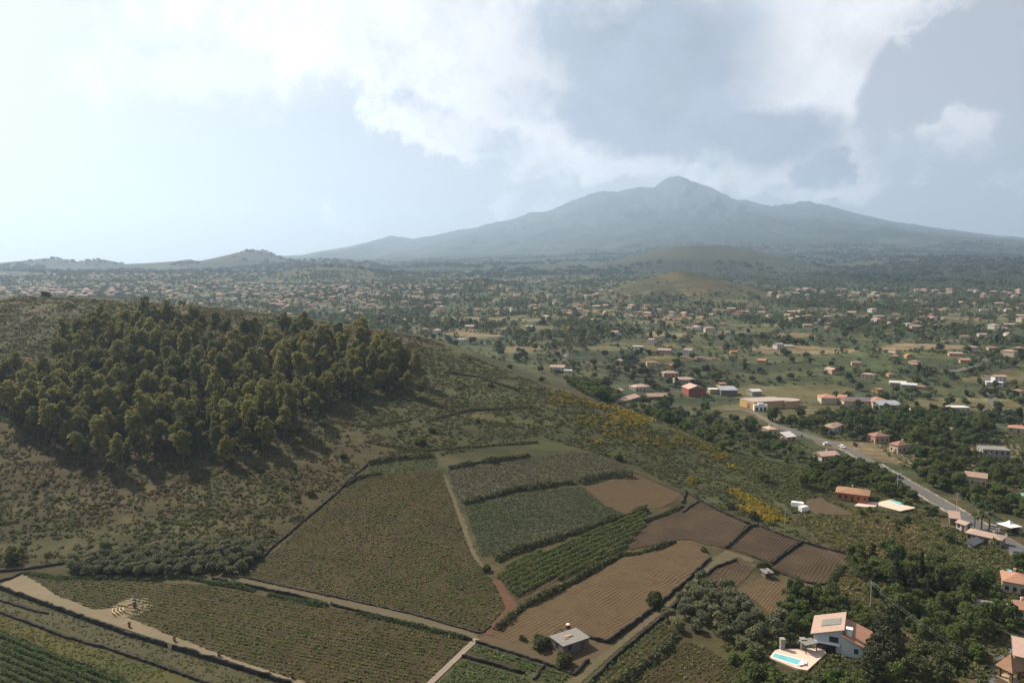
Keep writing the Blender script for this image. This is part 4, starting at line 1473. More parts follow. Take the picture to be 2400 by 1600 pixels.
BUSH = [(985, 1040, 3.0, 'grey-green round bush alone on the slope above the fields'), (1012, 1012, 1.9, 'small dark bush beside the grey-green round bush'), (728, 1160, 1.9, 'round green bush right of the grove shadow'),
        (28, 1312, 3.4, 'large green bush at the left edge above the stone wall'), (246, 1287, 2.0, 'dark pointed bush above the olive strip'), (1000, 1052, 1.2, 'tiny bush under the grey-green round bush'),
        (1270, 893, 2.0, 'dark bush on the descending skyline of the hill'), (1195, 862, 1.8, 'bush on the skyline left of the descending shoulder'), (1150, 905, 1.7, 'dark bush in the middle of the upper slope'),
        (1450, 1077, 1.9, 'dark bush above the tangled hedge of the fallow field'), (1155, 1082, 1.9, 'dark bush standing in the hedge above the fallow field'), (965, 778, 1.6, 'bush on the skyline right of the grove'),
        (980, 795, 1.3, 'second bush on the skyline right of the grove'), (1100, 845, 1.5, 'small bush on the upper shoulder of the hill'), (1225, 1500, 1.1, 'small weedy bush in the farmyard'), (805, 1072, 1.7, 'bush above the upper corner of the triangular vineyard'),
        (1710, 1190, 1.8, 'dark green bush beside the yellow broom'), (1765, 1215, 2.2, 'tall dark bush under the yellow broom'), (1140, 1338, 1.5, 'grey bush at the corner of the terraced vineyard'), (1650, 1292, 1.2, 'weedy bush where the farm track turns'),
        (985, 905, 1.6, 'dark bush right of the outermost eucalyptus'), (1120, 990, 1.3, 'bush in the green scrub above the fallow field'), (610, 1105, 1.5, 'bush in the shadow of the grove'), (170, 720, 1.6, 'dark bush on the hilltop'), (220, 706, 1.4, 'bush near the crest of the hill')]
for u, v, s, lab in BUSH:
    p = at(u, v)
    tree('bush', 'bush', p.x, p.y, s, lab, 'bush', 'single bushes on the slope', stretch=.95)

# woods and gardens at the right: many trees, set apart
HOUSE_CLEAR = []


def clear_px(u, v, r):
    p = at(u, v)
    HOUSE_CLEAR.append((p.x, p.y, r))


for u, v, r in ((1985, 1510, 8.5), (1855, 1545, 8), (1895, 1505, 5), (2385, 1530, 9), (2360, 1590, 5), (2385, 1375, 8), (2395, 1455, 4), (2300, 1430, 4), (2010, 1168, 10), (2080, 1188, 8), (2110, 1195, 5), (1875, 1190, 5),
                (1940, 1072, 9), (1965, 1015, 8), (2065, 1040, 9), (2105, 1058, 8), (1815, 1018, 8), (1855, 1030, 5), (2300, 1135, 9), (2335, 1075, 12), (2240, 1228, 5), (2257, 1243, 4), (2310, 1262, 9), (2370, 1240, 6),
                (1945, 1045, 4), (2225, 1018, 6), (2390, 1008, 9), (2370, 1150, 6), (2365, 1345, 7), (2340, 1300, 6), (1820, 958, 16), (1780, 955, 14), (1860, 952, 14), (1990, 945, 30), (2060, 950, 22), (1940, 935, 16), (1640, 915, 14), (1700, 920, 14), (1770, 920, 8),
                (1505, 912, 9), (1440, 925, 16), (1480, 930, 14), (1560, 930, 12), (2250, 962, 14), (2150, 967, 9), (1600, 897, 12), (1572, 885, 10), (1860, 1540, 9), (1935, 1480, 3)):
    clear_px(u, v, r)


def clear_of_houses(P):
    ok = np.ones(len(P), bool)
    for x, y, r in HOUSE_CLEAR:
        # also keep the line of sight to the house open
        t = y / np.maximum(P[:, 1], 1)
        ok &= np.hypot(P[:, 0] - x, P[:, 1] - y) > r
        dd = y - P[:, 1]
        front = (dd > 0) & (dd < 16) & (np.abs(P[:, 0] * t - x) < r * .75)
        ok &= ~front
    return ok


WOOD = [
    ([(1985, 1300), (2060, 1310), (2160, 1340), (2240, 1345), (2240, 1420), (2150, 1410), (2050, 1400), (2010, 1340)], 5.2, .85, ('broad', 'broad', 'conifer'), 'tree of the wood right of the ploughed fields', 'dense wood right of the ploughed fields'),
    ([(1800, 1490), (1860, 1400), (1960, 1400), (2040, 1440), (2060, 1480), (1960, 1490), (1900, 1510), (1830, 1500)], 4.4, .62, ('broad', 'citrus', 'broad'), 'garden tree behind the white villa', 'garden trees behind the white villa'),
    ([(1690, 1560), (1770, 1515), (1790, 1575), (1850, 1600), (1900, 1600), (1960, 1600), (2100, 1640), (1750, 1650)], 4.6, .66, ('citrus', 'broad'), 'tree in the thicket below the villa pool', 'thicket below the villa pool'),
    ([(2150, 1420), (2330, 1420), (2400, 1440), (2420, 1540), (2320, 1560), (2240, 1530), (2150, 1500), (2110, 1470)], 4.9, .68, ('broad', 'citrus', 'broad'), 'garden tree right of the stone pine', 'garden trees at the lower right'),
    ([(2180, 1370), (2340, 1370), (2420, 1395), (2420, 1440), (2200, 1430)], 4.9, .68, ('broad', 'citrus'), 'tree by the orange roof at the right edge', 'garden trees by the orange roof'),
    ([(1790, 985), (1900, 990), (2060, 975), (2300, 985), (2330, 1015), (2260, 1060), (2180, 1100), (2100, 1040), (1960, 1010), (1850, 1000)], 8.2, 1.12, ('broad', 'broad', 'citrus'), 'tree of the wood below the solar roofs', 'wood below the solar roof building'),
    ([(1420, 935), (1560, 950), (1700, 975), (1790, 1000), (1900, 1090), (1700, 1060), (1600, 1010), (1480, 965)], 8.6, .95, ('broad', 'olive', 'citrus'), 'tree of the belt below the hill', 'tree belt at the foot of the hill'),
    ([(2130, 1100), (2270, 1080), (2420, 1080), (2420, 1220), (2300, 1190), (2200, 1150)], 6.2, .75, ('broad', 'citrus', 'broad'), 'garden tree right of the main road', 'garden trees right of the road'),
    ([(1900, 1090), (2010, 1080), (2080, 1120), (2160, 1190), (2110, 1175), (2040, 1145), (1920, 1150)], 6.5, .62, ('broad',), 'tree between the road and orange house', 'garden trees by the orange house'),
    ([(2330, 1290), (2420, 1300), (2420, 1370), (2330, 1350)], 5.0, .6, ('citrus', 'broad'), 'tree by the small pool at the right edge', 'garden trees at the right edge'),
    ([(2000, 1170), (2120, 1210), (2230, 1270), (2200, 1290), (2080, 1240), (1990, 1200)], 7.5, .40, ('broad', 'citrus'), 'bushy tree below the orange house', 'bushes below the orange house'),
    ([(1330, 900), (1420, 905), (1450, 940), (1400, 940)], 6.0, .9, ('broad',), 'dark tree beside the long low farm', 'trees beside the low farm'),
]
for px, dist, size, kinds, lab, grp in WOOD:
    cand = scatter(1600, px)
    cand = cand[free(cand, 6.0) & clear_of_houses(cand)]
    cand = cand[seen(cand[:, 0], cand[:, 1], land(cand[:, 0], cand[:, 1]), 5.0)]
    kp = spaced(cand, dist * (.75 + .5 * TR.random(len(cand))), taken=TREES_AT)
    for x, y in cand[kp]:
        kd = kinds[TR.integers(len(kinds))]
        sz = size * (.7 + .6 * TR.random())
        tree(kd, {'broad': 'broadleaf_tree', 'citrus': 'fruit_tree', 'conifer': 'conifer_tree', 'olive': 'olive_tree'}[kd], x, y, sz, '%s %s, %s of its group' % ('small' if sz < size else 'large', lab, spot(x, y, cand[kp])), 'tree', grp, stretch=.8 + .3 * TR.random())
print('trees', len(TREES_AT))

# ------------------------------------------------------------------ buildings
def wallm(key, rgb):
    return mat('plaster_' + key, rgb + (1,), .9, .12, .6)


WALL = {k: wallm(k, c) for k, c in dict(white=(0.508, 0.492, 0.459), cream=(0.426, 0.361, 0.271), pink=(0.410, 0.262, 0.197), orange=(0.394, 0.139, 0.070), ochre=(0.410, 0.279, 0.123), grey=(0.246, 0.234, 0.213),
                                        red=(0.246, 0.070, 0.057), tan=(0.328, 0.246, 0.164), stone=(0.131, 0.115, 0.098), timber=(0.139, 0.094, 0.053), bluewhite=(0.492, 0.500, 0.508)).items()}


def roofm(key, a, b):
    return mat('roof_' + key, a + (1,), .85, .22, 1.2, hue=b + (1,), bump=.05)


ROOF = {k: roofm(k, a, b) for k, a, b in (('terra', (0.264, 0.147, 0.105), (0.218, 0.130, 0.095)), ('pale', (0.356, 0.257, 0.208), (0.301, 0.223, 0.181)), ('orange', (0.341, 0.185, 0.122), (0.295, 0.161, 0.111)),
                                           ('brown', (0.233, 0.138, 0.088), (0.279, 0.159, 0.095)), ('tan', (0.300, 0.215, 0.159), (0.260, 0.182, 0.133)), ('grey', (0.203, 0.197, 0.182), (0.163, 0.156, 0.145)), ('blue', (0.217, 0.239, 0.274), (0.265, 0.280, 0.308)),
                                           ('white', (0.538, 0.524, 0.496), (0.473, 0.459, 0.438)), ('pink', (0.433, 0.292, 0.243), (0.379, 0.266, 0.216)), ('sandy', (0.353, 0.296, 0.261), (0.305, 0.255, 0.227)), ('slate', (0.075, 0.082, 0.096), (0.100, 0.107, 0.121)))}
GLASS = mat('dark_window_glass', (.03, .035, .04, 1), .25, .1, 1.0, spec=.5)
SHUT = mat('brown_shutter', (.10, .055, .035, 1), .7, .2, 2.0)
WIN_ME = {}


def win_mesh(w, h, m=None):
    k = (round(w, 1), round(h, 1), (m or GLASS).name)
    if k not in WIN_ME:
        WIN_ME[k] = MB().box(-k[0] / 2, k[0] / 2, -.05, .04, 0, k[1]).mesh('window', m or GLASS)
    return WIN_ME[k]


def roof_geo(kind, L, D, h, pitch, ov):
    m = MB()
    x, y = L / 2 + ov, D / 2 + ov
    t = .18
    if kind == 'flat':
        m.box(-L / 2 - .15, L / 2 + .15, -D / 2 - .15, D / 2 + .15, h + .003, h + .35)
        return m
    if kind == 'mono':
        z0, z1 = h - ov * pitch, h + (D + ov) * pitch
        m.add([(-x, -y, z0), (x, -y, z0), (x, y, z1), (-x, y, z1), (-x, -y, z0 + t), (x, -y, z0 + t), (x, y, z1 + t), (-x, y, z1 + t)],
              [(0, 3, 2, 1), (4, 5, 6, 7), (0, 1, 5, 4), (1, 2, 6, 5), (2, 3, 7, 6), (3, 0, 4, 7)])
        return m
    rise = y * pitch
    ze = h - ov * pitch + .02
    e = (L / 2 - D / 2) if kind == 'hip' else x
    e = max(e, .02)
    top = [(-e, 0, ze + rise), (e, 0, ze + rise)]
    cor = [(-x, -y, ze), (x, -y, ze), (x, y, ze), (-x, y, ze)]
    v = cor + top + [(p[0], p[1], p[2] + t) for p in cor + top]
    f = [(0, 1, 5, 4)[::-1], (2, 3, 4, 5)[::-1], (1, 2, 5)[::-1], (3, 0, 4)[::-1],
         (6, 7, 11, 10), (8, 9, 10, 11), (7, 8, 11), (9, 6, 10), (0, 1, 7, 6), (1, 2, 8, 7), (2, 3, 9, 8), (3, 0, 6, 9)]
    return m.add(v, f)


def wall_geo(kind, L, D, h, pitch):
    m = MB()
    m.box(-L / 2, L / 2, -D / 2, D / 2, -2.5, h)
    if kind == 'gable':
        for s in (-1, 1):
            x0, x1 = s * (L / 2 - .2), s * (L / 2 - .002)
            r = D / 2 * pitch - .02
            m.add([(x0, -D / 2, h), (x0, D / 2, h), (x0, 0, h + r), (x1, -D / 2, h), (x1, D / 2, h), (x1, 0, h + r)],
                  [(0, 1, 2), (3, 5, 4), (0, 2, 5, 3), (1, 4, 5, 2)])
    if kind == 'mono':
        r = D * pitch - .02
        m.add([(-L / 2 + .002, D / 2 - .2, h), (L / 2 - .002, D / 2 - .2, h), (L / 2 - .002, D / 2 - .002, h), (-L / 2 + .002, D / 2 - .002, h),
               (-L / 2 + .002, D / 2 - .2, h + r * .96), (L / 2 - .002, D / 2 - .2, h + r * .96), (L / 2 - .002, D / 2 - .002, h + r), (-L / 2 + .002, D / 2 - .002, h + r)],
              [(4, 5, 6, 7), (0, 1, 5, 4), (1, 2, 6, 5), (2, 3, 7, 6), (3, 0, 4, 7)])
    return m


HOUSES_AT = []


def house(x, y, rz, L, D, h, kind, wall, roof, label=None, pitch=.36, ov=.45, wins=(3, 2), storeys=1, chimney=True, door=True, name='house', group=None,
          root=None, z=None, cat='house', shutters=False, seed=0):
    """A house: walls, roof (> chimney), windows and a door, about its own centre."""
    r = np.random.default_rng(int(abs(x * 7 + y * 13)) + seed)
    if z is None:
        c_, s_ = math.cos(rz), math.sin(rz)
        z = min(lz(x + c_ * a - s_ * b, y + s_ * a + c_ * b) for a, b in ((0, 0), (-L / 2, -D / 2), (L / 2, -D / 2))) + .25
    own = root is None
    if own:
        root = bpy.data.objects.new(name, None)
        COL.objects.link(root)
        root.location = (x, y, z)
        root.rotation_euler = (0, 0, rz)
        tag(root, label, cat, group)
        M = None
    else:
        M = Matrix.Translation((x, y, z)) @ Matrix.Rotation(rz, 4, 'Z')
        M = root.matrix_basis.inverted() @ M

    def put(nm, me, par, loc=(0, 0, 0), rot=0.0):
        o = bpy.data.objects.new(nm, me)
        COL.objects.link(o)
        o.parent = par
        if par is root and M is not None:
            o.matrix_local = M @ Matrix.Translation(loc) @ Matrix.Rotation(rot, 4, 'Z')
        else:
            o.location = loc
            o.rotation_euler = (0, 0, rot)
        return o
    put('wall', wall_geo(kind, L, D, h, pitch).mesh('wall', WALL[wall]), root)
    ro = put('roof', roof_geo(kind, L, D, h, pitch, ov if kind != 'flat' else 0).mesh('roof', ROOF[roof]), root)
    if chimney and kind in ('hip', 'gable'):
        cx = (r.random() - .5) * max(L - D, 2)
        zc = h + D / 2 * pitch
        put('chimney', MB().box(-.3, .3, -.3, .3, -1.0, .75).box(-.38, .38, -.38, .38, .75, .88).mesh('chimney', WALL['cream']), ro, (cx, D * .14, zc))
    nl, ns = wins
    wm = SHUT if shutters else None
    for st in range(storeys):
        zb = .9 + st * 2.9
        for side, n, half, length in ((0, nl, D / 2, L), (math.pi, nl, D / 2, L), (math.pi / 2, ns, L / 2, D), (-math.pi / 2, ns, L / 2, D)):
            for k in range(n):
                t = (k + .5) / n * length - length / 2
                big = side == 0 and k == n // 2 and st == 0 and door
                me = win_mesh(1.1, 2.0, SHUT) if big else win_mesh(1.0, 1.3, wm)
                lx, ly = t, -half
                c_, s_ = math.cos(side), math.sin(side)
                put('door' if big else 'window', me, root, (lx * c_ - ly * s_, lx * s_ + ly * c_, .05 if big else zb), side)
    HOUSES_AT.append((x, y))
    return root


def hb(A, B, D, h, kind, wall, roof, label=None, far=0, **kw):
    """House whose front wall stands on the ground between photograph pixels A and B; D metres deep."""
    a, b = at(*A), at(*B)
    dx, dy = b.x - a.x, b.y - a.y
    L = math.hypot(dx, dy)
    rz = math.atan2(dy, dx)
    cx, cy = (a.x + b.x) / 2 - math.sin(rz) * D / 2, (a.y + b.y) / 2 + math.cos(rz) * D / 2
    return house(cx, cy, rz, L, D, h, kind, wall, roof, label, **kw)


def part(root, nm, me, x, y, z, rz=0.0, parent=None):
    o = bpy.data.objects.new(nm, me)
    COL.objects.link(o)
    o.parent = parent or root
    M = Matrix.Translation((x, y, z)) @ Matrix.Rotation(rz, 4, 'Z')
    o.matrix_local = (root.matrix_basis.inverted() @ M) if parent is None else M
    return o


def empty(name, x, y, z, label, cat, group=None, rz=0.0):
    o = bpy.data.objects.new(name, None)
    COL.objects.link(o)
    o.location = (x, y, z)
    o.rotation_euler = (0, 0, rz)
    return tag(o, label, cat, group)


def child(root, nm, me, loc=(0, 0, 0), rz=0.0):
    o = bpy.data.objects.new(nm, me)
    COL.objects.link(o)
    o.parent = root
    o.location = loc
    o.rotation_euler = (0, 0, rz)
    return o


POOLW = mat('pool_water', (.14, .42, .46, 1), .15, .1, .8, spec=.5)
TILE = mat('pale_terrace_tile', (.56, .43, .34, 1), .85, .12, 1.2)
CONC = mat('concrete', (.36, .34, .31, 1), .9, .15, .8)
METAL = mat('galvanised_metal', (.33, .34, .35, 1), .5, .1, 1.0, spec=.5)
DARK = mat('dark_iron', (.03, .03, .03, 1), .7, .1, 1.0)
WHITE = mat('white_paint', (.72, .72, .70, 1), .6, .06, 1.0)
WOODP = mat('pale_timber', (.42, .31, .19, 1), .85, .25, 2.5)
PANEL = mat('solar_panel', (.055, .075, .115, 1), .3, .1, 1.0, spec=.5)

# the white villa with a split pitched roof
vp = at(1972, 1531)
vz = math.radians(63)
villa = empty('villa', vp.x, vp.y, lz(vp.x, vp.y) + .2, 'white villa with an offset two-part terracotta roof beside a swimming pool', 'house', rz=vz)
LV_ = 10.5     # along the ridge; local y: left (+) to right (-); local x=0 is the front gable
def slab(pts, t):
    m = MB()
    n = len(pts)
    return m.add([p for p in pts] + [(p[0], p[1], p[2] + t) for p in pts], [tuple(range(n))[::-1], tuple(range(n, 2 * n))] + [(i, (i + 1) % n, n + (i + 1) % n, n + i) for i in range(n)])
wl = MB()
wl.add([(0, 6.8, -2), (0, 0, -2), (0, 0, 6.1), (0, 6.8, 3.8), (LV_, 6.8, -2), (LV_, 0, -2), (LV_, 0, 6.1), (LV_, 6.8, 3.8)],
       [(0, 1, 2, 3), (4, 7, 6, 5), (0, 3, 7, 4), (1, 5, 6, 2), (3, 2, 6, 7)])
child(villa, 'wall', wl.mesh('wall', WALL['bluewhite']))
wr = MB()
wr.add([(-.8, 0, -2), (-.8, -6.2, -2), (-.8, -6.2, 2.6), (-.8, 0, 4.9), (LV_ - .5, 0, -2), (LV_ - .5, -6.2, -2), (LV_ - .5, -6.2, 2.6), (LV_ - .5, 0, 4.9)],
       [(0, 1, 2, 3), (4, 7, 6, 5), (1, 5, 6, 2), (3, 2, 6, 7), (0, 3, 7, 4)])
child(villa, 'wall', wr.mesh('wall', WALL['bluewhite']))
r1 = child(villa, 'roof', slab([(-.7, 7.5, 3.6), (-.7, -.5, 6.3), (LV_ + .6, -.5, 6.3), (LV_ + .6, 7.5, 3.6)], .22).mesh('roof', ROOF['pale']))
child(r1, 'roof_panel', slab([(3.2, 5.2, 4.66), (3.2, .6, 6.21), (7.2, .6, 6.21), (7.2, 5.2, 4.66)], .09).mesh('roof_panel', ROOF['grey']))
r2 = child(villa, 'roof', slab([(-1.5, .1, 5.0), (-1.5, -7.0, 2.4), (LV_ + .2, -7.0, 2.4), (LV_ + .2, .1, 5.0)], .22).mesh('roof', ROOF['orange']))
child(r2, 'chimney', MB().box(.6, 1.9, -2.3, -1.0, 3.2, 6.2).box(.45, 2.05, -2.45, -.85, 6.2, 6.45).mesh('chimney', WHITE))
child(villa, 'window', win_mesh(2.2, 1.5), (0, 1.9, 2.4), -math.pi / 2)
child(villa, 'door', win_mesh(4.6, 2.2), (0, 3.6, -.2), -math.pi / 2)
child(villa, 'balcony', MB().box(-1.0, -.02, .4, 6.6, 2.0, 2.16).mesh('balcony', WHITE))
child(villa, 'window', win_mesh(1.0, 1.3), (-.8, -3.4, .9), -math.pi / 2)
child(villa, 'window', win_mesh(1.0, 1.3), (3.0, 6.8, 1.4), math.pi)
child(villa, 'window', win_mesh(1.0, 1.3), (7.0, 6.8, 1.4), math.pi)
HOUSES_AT.append((vp.x, vp.y))

# its pool terrace
def flat_thing(px, z, h, mtl):
    P = ground_poly(px)
    m = MB()
    m.prism([(p.x, p.y) for p in P], z - h, z)
    return m


tp = at(1855, 1545)
tz = lz(tp.x, tp.y) + .35
pool = empty('pool_terrace', tp.x, tp.y, tz, 'pale tiled terrace with a turquoise swimming pool below the white villa', 'terrace')


def world_part(root, nm, m, material):
    v = [root.matrix_basis.inverted() @ Vector(p) for p in m.v]
    mm = MB()
    mm.v, mm.f = [tuple(p) for p in v], m.f
    return child(root, nm, mm.mesh(nm, material))


bpy.context.view_layer.update()
Pp = [at(*q) for q in ((1803, 1543), (1817, 1523), (1850, 1520), (1932, 1520), (1936, 1532), (1892, 1574), (1868, 1570))]
m = MB()
m.prism([(p.x, p.y) for p in Pp][::-1], tz - 1.2, tz)
world_part(pool, 'paving', m, TILE)
Pw = [at(*q) for q in ((1815, 1531.5), (1881, 1550), (1870, 1563), (1808, 1542))]
m = MB()
m.prism([(p.x, p.y) for p in Pw][::-1], tz - .4, tz + .025)
world_part(pool, 'pool_water', m, POOLW)
m = MB()
for a, b in zip(Pw, Pw[1:] + Pw[:1]):
    d = (b - a).normalized()
    n = Vector((d.y, -d.x, 0)) * .18
    m.prism([(a.x - n.x, a.y - n.y), (b.x - n.x, b.y - n.y), (b.x + n.x, b.y + n.y), (a.x + n.x, a.y + n.y)], tz - .1, tz + .09)
world_part(pool, 'pool_kerb', m, WHITE)
for k, (q, w) in enumerate((((1833, 1521), .55), ((1881, 1521), .6))):
    p = at(*q)
    m = MB().box(p.x - w, p.x + w, p.y - w, p.y + w, tz - 1, tz + 2.6).box(p.x - w - .1, p.x + w + .1, p.y - w - .1, p.y + w + .1, tz + 2.6, tz + 2.8)
    world_part(pool, 'pillar', m, WALL['grey'])
a, b = at(1838, 1519), at(1877, 1519)
stone_wall(None, 1.3, 'low grey wall between two pillars behind the villa pool', .4, [(a.x, a.y), (b.x, b.y)], 'grey_render', None)
pp = at(1894, 1526)
pg = empty('pergola', pp.x, pp.y, tz, 'small dark pergola on the pool terrace of the white villa', 'pergola', rz=.35)
for sx in (-1, 1):
    for sy in (-1, 1):
        child(pg, 'post', MB().box(-.09, .09, -.09, .09, -.3, 2.4).mesh('post', DARK), (sx * 1.7, sy * 1.1, 0))
child(pg, 'canopy', MB().box(-2.1, 2.1, -1.5, 1.5, 2.4, 2.52).mesh('canopy', ROOF['grey']))
for k, (u, v) in enumerate(((1878, 1562), (1886, 1557))):
    p = at(u, v)
    lo = empty('sun_lounger', p.x, p.y, tz, ['white sun lounger at the right end of the villa pool', 'second white sun lounger at the right end of the villa pool', 'white sun lounger behind the villa pool', 'sun lounger behind the villa pool, nearer the pergola'][k], 'sun lounger', 'sun loungers by the villa pool', rz=.4 + k)
    child(lo, 'seat', MB().box(-.9, .3, -.33, .33, .25, .36).mesh('seat', WHITE))
    child(lo, 'backrest', MB().add([(.3, -.33, .25), (.3, .33, .25), (.95, .33, .7), (.95, -.33, .7), (.3, -.33, .36), (.3, .33, .36), (.9, .33, .82), (.9, -.33, .82)], [(0, 1, 2, 3), (7, 6, 5, 4), (0, 4, 5, 1), (1, 5, 6, 2), (2, 6, 7, 3), (3, 7, 4, 0)]).mesh('backrest', WHITE))
    for sx, sy in ((-.8, -.28), (-.8, .28), (.25, -.28), (.25, .28)):
        child(lo, 'leg', MB().box(-.03, .03, -.03, .03, -.02, .25).mesh('leg', WHITE), (sx, sy, 0))

# bell tower and its building at the right edge
bp_ = at(2364, 1618)
tw = empty('bell_tower', bp_.x, bp_.y, lz(bp_.x, bp_.y) - 2.9, 'brown timber bell tower with a pointed roof at the bottom right', 'tower', rz=.35)
child(tw, 'wall', MB().box(-1.75, 1.75, -1.75, 1.75, -.5, 5.9).mesh('wall', WALL['timber']))
for sx in (-1, 1):
    for sy in (-1, 1):
        child(tw, 'post', MB().box(-.3, .3, -.3, .3, 5.9, 8.6).mesh('post', WALL['timber']), (sx * 1.42, sy * 1.42, 0))
child(tw, 'belfry_floor', MB().box(-1.85, 1.85, -1.85, 1.85, 5.9, 6.1).mesh('belfry_floor', WALL['tan']))
bell = MB()
for i in range(5):
    z0, z1 = 7.0 + i * .16, 7.0 + (i + 1) * .16
    w = (.50, .40, .34, .30, .22, .05)
    bell.tube((0, 0, z0), (0, 0, z1), w[i], w[i + 1], 12)
child(tw, 'bell', bell.mesh('bell', mat('bronze', (.35, .28, .18, 1), .4, .1, 1.0, spec=.6)))
child(tw, 'beam', MB().box(-1.5, 1.5, -.08, .08, 7.8, 7.95).mesh('beam', WALL['timber']))
ro = child(tw, 'roof', MB().add([(-2.1, -2.1, 8.6), (2.1, -2.1, 8.6), (2.1, 2.1, 8.6), (-2.1, 2.1, 8.6), (0, 0, 12.0)], [(0, 3, 2, 1), (0, 1, 4), (1, 2, 4), (2, 3, 4), (3, 0, 4)]).mesh('roof', ROOF['brown']))
child(ro, 'cross', MB().box(-.05, .05, -.05, .05, 11.8, 12.9).box(-.3, .3, -.04, .04, 12.45, 12.55).mesh('cross', METAL))
for s in (-1, 1):
    for z0 in (.6, 3.2):
        child(tw, 'brace', MB().tube((-1.7 * s, -1.82, z0), (1.7 * s, -1.82, z0 + 2.3), .12).mesh('brace', WALL['tan']))
hb((2376, 1582), (2450, 1600), 11, 5.0, 'gable', 'tan', 'pink', 'building with a pale pink roof beside the bell tower', wins=(4, 2), chimney=False)
sheet('paved_yard', [(2322, 1512), (2372, 1508), (2380, 1545), (2350, 1590), (2340, 1640), (2290, 1640), (2320, 1580)], mat('dark_paving', (.105, .10, .098, 1), .9, .15, .5), lift=.1)

